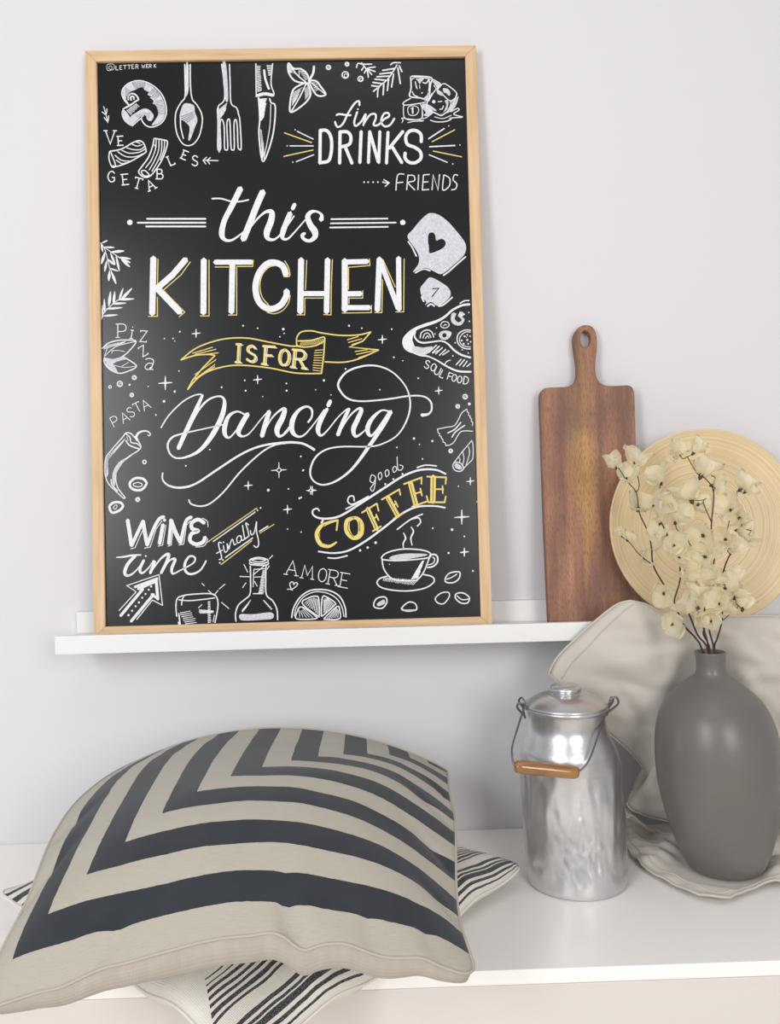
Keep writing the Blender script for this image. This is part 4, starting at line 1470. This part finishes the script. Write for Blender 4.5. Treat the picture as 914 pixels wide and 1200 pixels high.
m_linen = fabric('washed_linen', linen_col(rgb(190, 183, 175), rgb(212, 205, 197)), scale=1500, bump=.3)
m_linen2 = fabric('linen_throw', linen_col(rgb(196, 188, 178), rgb(216, 209, 200)), scale=1500, bump=.3)
m_hem = plain('linen_seam', rgb(196, 189, 178), .9)
nn = 57
A_ = at(643, 789, -.130); B_ = at(738, 705, -.140)
left = resample([at(643, 789, -.13), at(655, 768, -.132), at(688, 736, -.136), at(720, 710, -.140), at(738, 704, -.142)], nn)
topc = resample([at(738, 704, -.142), at(757, 708, -.142), at(785, 720, -.142), at(850, 722, -.14), at(910, 722, -.14), at(1010, 728, -.13)], nn)
botc = resample([at(643, 789, -.13), at(668, 815, -.12), at(700, 848, -.11), at(735, 878, -.10), at(756, 903, -.10), at(757, 922, -.105), at(735, 940, -.11), at(745, 951, -.112), at(800, 965, -.10), at(900, 968, -.09), at(990, 965, -.09)], nn)
right = resample([at(990, 965, -.09), at(1015, 880, -.10), at(1020, 800, -.12), at(1010, 728, -.13)], nn)
pc = coons(botc, topc, left, right)
U_, V_ = np.meshgrid(np.linspace(0, 1, nn), np.linspace(0, 1, nn), indexing='ij'); bul = 16 * U_ * (1 - U_) * V_ * (1 - V_)
pf, pb = pc.copy(), pc.copy()
vx, vy = .913, -.205
for i in range(nn):
    for j in range(nn):
        e = min(bul[i, j] * 3, 1); p = pf[i, j]; q = pb[i, j]
        p[1] -= .030 * bul[i, j] ** .55 + e * (.010 * nz(p, 11, 2) + .006 * nz((p[0] * .5, p[1], p[2] * 1.6), 30, 4) - .010 * (1 - abs(nz((p[0] + p[2], 0, p[2] * .5), 15, 31)) * 3))
        d = math.hypot(p[0] - vx, 0); pen = .088 * math.sqrt(max(0, 1 - ((p[2] - .175) / .19) ** 2))
        if d < pen:
            lim_ = vy + math.sqrt(pen * pen - d * d) + .004
            if p[1] < lim_: p[1] = lim_
        q[1] += .022 * bul[i, j] ** .5
        if q[2] > .318: q[1] = min(q[1], -.1225)
        q[1] = min(q[1], -.02)
        if p[1] > q[1] - .004 and 0 < i < nn - 1 and 0 < j < nn - 1:
            p[1] = q[1] - .004
        for r_ in (p, q):
            r_[2] = max(r_[2], .004)
pil = empty('linen_pillow', (.88, -.12, .004), 'plain grey-beige linen pillow leaning against the ledge behind the vase', 'pillow')
world_parent(grid_shell('pillow_cover', pf, pb, [m_linen]), pil)
tube('edge_seam', border(pc), .0016, m_hem, pil, 6, True)
ins = [pc[i, 3] + (pf[i, 3] - pc[i, 3]) * 1.0 + np.array((0, -.0012, 0)) for i in range(2, nn - 2)]
ls = [pf[2, j] + np.array((0, -.0006, 0)) for j in range(3, nn - 3)]
tube('topstitch', ls, .0009, m_hem, pil, 5)

# crumpled linen throw under the vase
ns, nt = 70, 44
front = resample([atz(729, 950, .012), atz(731, 985, .010), atz(755, 1016, .008), atz(790, 1036, .008), atz(817, 1049, .008), atz(845, 1055, .008), atz(878, 1044, .008), atz(908, 1032, .012), atz(960, 1030, .012), atz(1040, 1035, .01)], ns)
back = resample([Vector((.80, -.115, .03)), Vector((.84, -.105, .03)), Vector((.88, -.10, .02)), Vector((.95, -.10, .02)), Vector((1.15, -.10, .02)), Vector((1.25, -.10, .02))], ns)
T = np.zeros((ns, nt, 3))
for i in range(ns):
    for j in range(nt):
        t = j / (nt - 1); p = front[i] * (1 - t) + back[i] * t
        x, y = p[0], p[1]
        w = nz((x, y, 0), 15, 3) * .014 + nz((x * 1.4 + y, y * .6, 0), 34, 8) * .009 + abs(nz((x + y * 1.5, x * .4 - y, 0), 24, 21)) * .024
        z = .009 + .006 * math.sin(min(t * 8, math.pi / 2)) + w * min(1, .35 + t * 2.2)
        if i < 14: z += .032 * (1 - i / 14) * min(1, t * 2.2)
        z += .012 * max(0, t - .6)
        dv = math.hypot(x - vx, y - vy)
        k_ = min(1, max(0, (dv - .058) / .03)); z = z * k_ + .0105 * (1 - k_)
        z = max(z, .0045)
        T[i, j] = (x, y, z)
B2 = T.copy(); B2[..., 2] -= .003; B2[1:-1, 1:-1, 2] = np.maximum(B2[1:-1, 1:-1, 2], .001)
throw = empty('linen_throw', (.95, -.2, 0), 'crumpled pale linen cloth spread on the bench beneath the vase', 'cloth')
world_parent(grid_shell('cloth', T, B2, [m_linen2]), throw)
hem = [T[i, 3] + np.array((0, 0, .0004)) for i in range(1, ns)]
tube('hem', hem, .0011, m_hem, throw, 6)
tube('hem_edge', [T[i, 0] for i in range(ns)], .002, m_hem, throw, 6)

# ------------------------------------------------------------------ vase
s = NT('taupe_ceramic'); v = s.coord('Object')
s.base(s.mix(s.noise(v, 18, 4), rgb(100, 96, 92), rgb(111, 106, 102))); s.set(Roughness=.36, Specular_IOR_Level=.5)
s.bump(s.noise(v, 320, 2), .06, .0006); m_vase = s.m
VY = vy
vp = [(757, 18.5), (763, 17.3), (773, 17.0), (782, 19.0), (789, 27), (796, 37), (804, 46), (815, 56), (830, 64), (847, 69), (865, 71.5), (885, 72.3), (905, 71.5),
      (925, 69), (945, 65), (965, 60), (985, 53.5), (998, 48), (1006, 43), (1010, 39)]
def vline(y): return 832 + (850 - 832) * (y - 757) / (1010 - 757)
vb = at(850, 1010, VY); zv = .0115
kz = lambda y: zv + (at(vline(y), y, VY).z - vb.z) * 1.0
prof = [(hw / F_PX * ((at(vline(y), y, VY) - CAM).dot(FW)) * .985, kz(y)) for y, hw in vp]
cxs = [(kz(y), at(vline(y), y, VY).x) for y, hw in vp]
zs = np.array([a for a, b in cxs][::-1]); xs = np.array([b for a, b in cxs][::-1])
vcen = lambda z: (float(np.interp(z, zs, xs)), VY)
pr = prof[::-1]; pr = [(pr[0][0] - .006, pr[0][1])] + [(pr[0][0] - .001, pr[0][1] + .0012)] + pr[1:]
prc = catmull(pr, 4)
rt, zt = pr[-1]
inner = [(rt - .0008, zt + .0012), (rt - .002, zt + .0012), (rt - .0035, zt - .001), (rt - .004, zt - .02), (rt - .002, zt - .035), (.03, zt - .05), (.055, zt - .09), (.06, zt - .15), (.03, zt - .28)]
vase = lathe('vase', list(prc) + inner, m_vase, seg=96, centre=vcen)
tag(vase, 'matt grey-brown ceramic bottle vase with a short neck, standing on the linen cloth', 'vase')
VTOP = zt; VX = vcen(zt)[0]

# ------------------------------------------------------------------ milk can
s = NT('worn_aluminium'); v = s.coord('Object'); n1 = s.noise(v, 14, 5, .6); n2 = s.noise(s.coord('Object', (1, 1, .25)), 60, 4)
s.base(s.ramp(n1, [(.3, rgb(196, 196, 198)), (.55, rgb(218, 218, 219)), (.75, rgb(232, 232, 232))]))
s.set(Metallic=.92, Roughness=s.math('MULTIPLY_ADD', n2, .16, .24))
pit = s.n('ShaderNodeTexVoronoi'); pit.inputs['Scale'].default_value = 34; s.l(v, pit.inputs['Vector'])
bmp = s.math('ADD', s.math('MULTIPLY', n1, 1.0), s.math('MULTIPLY', s.math('LESS_THAN', pit.outputs['Distance'], .08), -.5))
s.bump(bmp, .35, .0025); m_alu = s.m
m_alu2 = plain('brushed_aluminium', rgb(205, 205, 206), .3, .92, .08, 50, .1, 120)
m_wire = plain('steel_wire', rgb(120, 120, 124), .35, .9, .1, 90)
s = NT('varnished_grip'); v = s.coord('Object', (8, 60, 60)); n1 = s.noise(v, 1.5, 4)
s.base(s.ramp(n1, [(.3, rgb(118, 78, 40)), (.55, rgb(160, 112, 62)), (.8, rgb(178, 132, 82))])); s.set(Roughness=.25, Coat_Weight=.5); m_grip = s.m

KY = -.205
def kline(y): return 663 + (676.5 - 663) * (y - 832) / (1038 - 832)
kb = at(kline(1038), 1038, KY)
def kzz(y): return max(at(kline(y), y, KY).z - kb.z, 0) + .0008
def krad(y, hw): return hw / F_PX * (at(kline(y), y, KY) - CAM).dot(FW)
kcz = [(kzz(y), at(kline(y), y, KY).x) for y in (1038, 1000, 960, 920, 880, 832, 800)]
kcen = lambda z: (float(np.interp(z, [a for a, b in kcz], [b for a, b in kcz])), KY)
kp = [(1038, 54.5), (1035, 57.2), (1028, 58), (1010, 58.3), (985, 58.6), (960, 58.8), (930, 58.3), (905, 57.6), (892, 56.8), (882, 55), (872, 50.5), (864, 47), (857, 45.3), (850, 45), (843, 45.6), (838, 46.5), (836.5, 48), (835, 48.5), (833.5, 48), (833, 46)]
kprof = catmull([(krad(y, hw), kzz(y)) for y, hw in kp], 8)
def kdent(a, z, r):
    p = Vector((math.cos(a) * 1.5, math.sin(a) * 1.5, z * 9))
    amt = 1 if .01 < z < .19 else 0
    big = noise.noise(p * 1.1 + Vector((3, 1, 2))) * .0036
    sm = noise.noise(Vector((math.cos(a) * 5, math.sin(a) * 5, z * 26))) * .0017
    fr = math.exp(-((a - math.radians(262)) / .32) ** 2 - ((z - .075) / .05) ** 2) * (-.0022 + noise.noise(Vector((a * 9, z * 95, 0))) * .0028)
    sm += math.exp(-((a - math.radians(286)) / .16) ** 2 - ((z - .05) / .055) ** 2) * (-.0022 + abs(noise.noise(Vector((a * 12 + z * 30, z * 60, 4)))) * .004)
    sm += (abs(noise.noise(Vector((math.cos(a) * 3 + z * 8, math.sin(a) * 3, z * 14)))) - .2) * .0022
    return r + amt * (big + sm + fr) * min(1, (z - .01) / .02 if z < .03 else 1) * min(1, (.19 - z) / .02 if z > .17 else 1)
can = empty('milk_can', (kb.x, KY, 0), 'dented aluminium milk can with a lid and wooden-gripped wire handle, standing on the bench', 'milk can')
lathe('can_body', kprof, m_alu, can, 200, kcen, kdent)
lz = kzz(832)
lp = [(.050, -.004), (.0576, -.0035), (.0585, -.002), (.0582, 0), (.056, .0018), (.050, .0058), (.042, .0098), (.033, .0130), (.026, .0146), (.0225, .0152), (.0212, .0165),
      (.0222, .0190), (.0225, .0215), (.0212, .0240), (.0175, .0262), (.012, .0272), (.006, .0276), (.0005, .0277)]
lx = kcen(lz)[0]
lid = lathe('lid', [(r, lz + z + .0015) for r, z in catmull(lp[:11], 3)], m_alu2, can, 96, lambda z: (lx, KY))
kn = lathe('lid_knob', [(r, lz + z + .0015) for r, z in catmull(lp[10:], 3)], m_alu2, None, 64, lambda z: (lx, KY))
kn.parent = lid
# ears and bail
rim = krad(836, 48)
for sgn in (-1, 1):
    ex = lx + sgn * (rim + .001)
    z0 = lz - .004; q_ = 1.0 if sgn < 0 else 1.45
    pts = [(ex - sgn * .001, KY, z0 - .014), (ex + sgn * .0015, KY - .002, z0 - .004), (ex + sgn * .003 * q_, KY - .005, z0 + .007 * q_), (ex + sgn * .008 * q_, KY - .005, z0 + .009 * q_), (ex + sgn * .0105 * q_, KY - .003, z0 + .003 * q_), (ex + sgn * .006 * q_, KY + .001, z0 - .004), (ex + sgn * .001, KY + .002, z0 - .010)]
    tube('handle_ear', catmull(pts, 5), .0016, m_wire, can, 8)
def onp(x, y, Y): return at(x, y, Y)
zl = lz + .002
hl = [(lx - rim - .0035, KY + .003, zl - .004), (lx - rim - .008, KY + .002, zl + .005), (lx - rim - .004, KY - .003, zl + .010), (lx - rim - .0015, KY - .007, zl), tuple(onp(609, 845, -.235)), tuple(onp(601, 872, -.268)), tuple(onp(600, 884, -.284)), tuple(onp(603, 897, -.292)), tuple(onp(612, 899, -.293))]
hr = [(lx + rim + .0035, KY + .003, zl - .010), (lx + rim + .010, KY + .002, zl), (lx + rim + .006, KY - .003, zl + .007), (lx + rim + .0015, KY - .007, zl - .002), tuple(onp(706, 845, -.240)), tuple(onp(698, 870, -.266)), tuple(onp(690, 891, -.284)), tuple(onp(681, 902, -.290)), tuple(onp(672, 904, -.292))]
bail = tube('bail_handle', catmull(hl, 6), .0014, m_wire, can, 8)
tube('bail_handle', catmull(hr, 6), .0014, m_wire, can, 8)
ga, gb = onp(603, 898, -.293), onp(677.5, 905.5, -.291)
gp = [(0, .0064), (.03, .0082), (.1, .0088), (.3, .0093), (.55, .0094), (.85, .0092), (.96, .0086), (1, .0068)]
gr = tube('wooden_grip', [ga.lerp(gb, t) for t, r in gp], [r * .98 for t, r in gp], m_grip, None, 24)
world_parent(gr, can)

# ------------------------------------------------------------------ dried flowers
s = NT('paper_bract'); v = s.coord('Object'); n1 = s.noise(v, 60, 3)
colr = s.mix(n1, rgb(240, 230, 196), rgb(254, 249, 228))
tr = s.n('ShaderNodeBsdfTranslucent'); s.l(colr, tr.inputs[0]); s.base(colr); s.set(Roughness=.55, Specular_IOR_Level=.3)
mx = s.n('ShaderNodeMixShader'); mx.inputs[0].default_value = .5
s.l(s.b.outputs[0], mx.inputs[1]); s.l(tr.outputs[0], mx.inputs[2]); tp = s.n('ShaderNodeBsdfTransparent'); m2 = s.n('ShaderNodeMixShader'); m2.inputs[0].default_value = .16
s.l(mx.outputs[0], m2.inputs[1]); s.l(tp.outputs[0], m2.inputs[2]); s.bump(s.noise(v, 900, 2), .3, .0006)
s.l(m2.outputs[0], s.out.inputs[0]); m_bract = s.m
m_stem = plain('dry_stem', rgb(70, 50, 40), .8, noise_amt=.2, scale=200)
m_calyx = plain('dark_calyx', rgb(72, 58, 38), .8)


def bract_mesh(name, seed, size):
    rnd = random.Random(seed); V = []; Fc = []
    nu, nv = 8, 7
    for b in range(3):
        rot = b * 2 * math.pi / 3 + rnd.uniform(-.3, .3); tilt = rnd.uniform(.35, .95); L = size * rnd.uniform(.9, 1.12); Wd = L * rnd.uniform(.50, .64)
        b0 = len(V); ph = rnd.uniform(0, 6)
        Mx = Matrix.Rotation(rot, 3, 'Z') @ Matrix.Rotation(-tilt, 3, 'Y')
        for i in range(nu):
            t = i / (nu - 1); w = Wd * (math.sin(math.pi * min(1, t * .93 + .07) ** .8) ** .75)
            for j in range(nv):
                k = -1 + 2 * j / (nv - 1)
                x = L * t; y = w * k
                z = L * (.28 * t * t) + .22 * L * k * k * math.sin(math.pi * t) + .06 * L * math.sin(t * 8 + k * 4 + ph) + .045 * L * math.sin(k * 9 + t * 3 + ph)
                V.append(Mx @ Vector((x, y, z)))
        for i in range(nu - 1):
            for j in range(nv - 1):
                a = b0 + i * nv + j; Fc.append((a, a + 1, a + nv + 1, a + nv))
    me = bpy.data.meshes.new(name); me.from_pydata([tuple(v_) for v_ in V], [], Fc); me.materials.append(m_bract); me.shade_smooth()
    return me


blooms = [bract_mesh('blossom', 11 + k, 1.0) for k in range(6)]
cal = bpy.data.meshes.new('calyx')
_b = bmesh.new(); bmesh.ops.create_icosphere(_b, subdivisions=1, radius=1)
for v_ in _b.verts: v_.co.z *= 1.9
_b.to_mesh(cal); _b.free(); cal.materials.append(m_calyx); cal.shade_smooth()
FS = 4.271
def fp(x, y, Y): return at(700 + x / FS, 500 + y / FS, Y)
neck = Vector((VX, VY, VTOP))
# each sprig: main stem (crop px, Y), side branches, blossoms (x, y, radius px, Y)
SPR = [
 ('dried flower sprig bending furthest left, towards the cutting board', -.9,
  [(515, 1090, 0), (430, 990, .01), (385, 880, .02), (335, 795, .02), (280, 695, .02), (270, 600, .025), (250, 520, .03), (210, 430, .03), (195, 330, .03), (150, 275, .03), (105, 205, .03)],
  [[(280, 695, .02), (210, 640, .02), (170, 590, .02), (150, 570, .02)], [(195, 330, .03), (210, 290, .03), (190, 200, .03)]],
  [(80, 172, 50, .03), (200, 145, 62, .03), (155, 235, 58, .025), (215, 380, 62, .03), (165, 545, 34, .02), (112, 530, 30, .02), (245, 655, 45, .02), (330, 850, 58, .01), (380, 985, 56, 0)]),
 ('dried flower sprig rising left of centre from the vase', -.4,
  [(525, 1090, 0), (500, 1040, .0), (440, 900, 0.0), (385, 880, -.01), (415, 760, -.01), (400, 650, -.01), (345, 530, -.01), (300, 430, -.005), (310, 330, 0), (315, 280, 0)],
  [[(415, 690, -.01), (470, 600, -.01), (395, 510, -.01), (400, 460, -.01)]],
  [(290, 240, 62, .0), (325, 385, 68, -.01), (300, 500, 48, -.01), (420, 440, 58, -.01), (380, 590, 60, -.02), (420, 650, 42, -.02), (450, 720, 62, -.02), (300, 560, 50, 0)]),
 ('tallest dried flower sprig standing straight up in the vase', 0,
  [(540, 1090, 0), (530, 990, .0), (550, 850, 0), (580, 700, 0), (585, 620, 0), (570, 500, 0), (582, 330, .01), (540, 260, .01), (500, 235, .01), (450, 150, .01)],
  [[(582, 330, .01), (590, 260, .01), (570, 245, .01)], [(572, 480, 0), (530, 380, .0), (545, 360, 0)], [(450, 150, .01), (425, 160, .01), (405, 120, .01)]],
  [(405, 105, 52, .01), (505, 100, 50, .01), (540, 200, 68, .01), (385, 150, 35, .015), (620, 290, 52, .01), (445, 320, 70, .01), (520, 380, 48, .01), (515, 545, 66, -.01), (520, 640, 66, -.02)]),
 ('dried flower sprig leaning to the upper right of the vase', .5,
  [(555, 1090, 0), (560, 1000, 0), (600, 850, 0), (635, 710, 0), (665, 640, 0), (710, 590, 0), (725, 510, 0), (700, 400, .01), (700, 320, .01)],
  [[(665, 640, 0), (640, 590, 0), (660, 470, 0)], [(725, 510, 0), (770, 520, 0)]],
  [(745, 275, 58, .01), (770, 310, 42, .01), (650, 390, 66, 0), (700, 450, 62, 0), (745, 520, 52, 0), (620, 560, 62, -.01), (680, 590, 52, -.01), (770, 570, 44, 0), (690, 740, 52, 0)]),
 ('short dried flower sprig low over the rim of the vase, right side', .8,
  [(590, 1090, 0), (600, 1060, -.01), (625, 970, -.02), (625, 880, -.02), (640, 790, -.02)],
  [[(630, 970, -.02), (670, 930, -.02), (705, 900, -.02), (697, 890, -.02)]],
  [(580, 760, 66, -.02), (650, 790, 56, -.02), (600, 870, 62, -.03), (645, 895, 50, -.02), (735, 880, 50, -.01), (710, 830, 44, -.01)]),
 ('shortest dried flower sprig at the mouth of the vase', -.1,
  [(535, 1090, 0), (530, 1040, -.01), (535, 1000, -.02), (490, 900, -.03)],
  [[(535, 1000, -.02), (570, 960, -.02)]],
  [(450, 880, 62, -.03), (500, 810, 60, -.02), (570, 970, 60, -.03), (520, 960, 45, -.03)]),
]
for k, (lab, ax, stem, brs, bls) in enumerate(SPR):
    rnd = random.Random(50 + k)
    root_off = Vector((ax * .009, (-.004 if k % 2 else .004), 0))
    base = neck + root_off + Vector((0, 0, -.10))
    sp = empty('dried_flower_sprig', base, lab, 'dried flower', 'dried flowers in the vase')
    off = lambda o: VY + .0 + o * 1.2
    pts = [base, neck + root_off] + [fp(x, y, off(o)) for x, y, o in stem[1:]]
    pts[1].z = VTOP - .002
    P = catmull(pts, 4); tube('stem', P, [.0015 - .0009 * i / len(P) for i in range(len(P))], m_stem, sp, 6)
    allp = [Vector(p) for p in P[6:]]
    for br in brs:
        Q = catmull([fp(x, y, off(o)) for x, y, o in br], 3)
        tube('side_stem', Q, .0007, m_stem, sp, 5); allp += [Vector(p) for p in Q]
    for (x, y, r, o) in bls:
        c = fp(x, y, off(o)); size = r / FS / F_PX * 1.31 * 1.7
        root = min(allp, key=lambda p: (p - c).length)
        d = (c - root)
        if d.length < .004: d = Vector((rnd.uniform(-.4, .4), -.8, rnd.uniform(.2, .8)))
        d = (d.normalized() * .8 + Vector((rnd.uniform(-.35, .35), rnd.uniform(-.7, .1), rnd.uniform(.1, .5)))).normalized()
        q = d.to_track_quat('Z', 'Y').to_matrix().to_4x4() @ Matrix.Rotation(rnd.uniform(0, 6), 4, 'Z')
        o_ = bpy.data.objects.new('blossom', blooms[rnd.randrange(6)]); COL.objects.link(o_)
        pos = c - d * size * .45
        o_.matrix_world = Matrix.Translation(pos) @ q @ Matrix.Scale(size, 4)
        o_.parent = sp; o_.matrix_parent_inverse = Matrix.Translation(-base)
        ca = bpy.data.objects.new('calyx', cal); COL.objects.link(ca); ca.parent = o_
        ca.location = (0, 0, -.03); ca.scale = (.11, .11, .11)
        if (pos - root).length > .004:
            tube('side_stem', [root, root.lerp(pos, .5) + Vector((0, 0, -.001)), pos], .0005, m_stem, sp, 5)
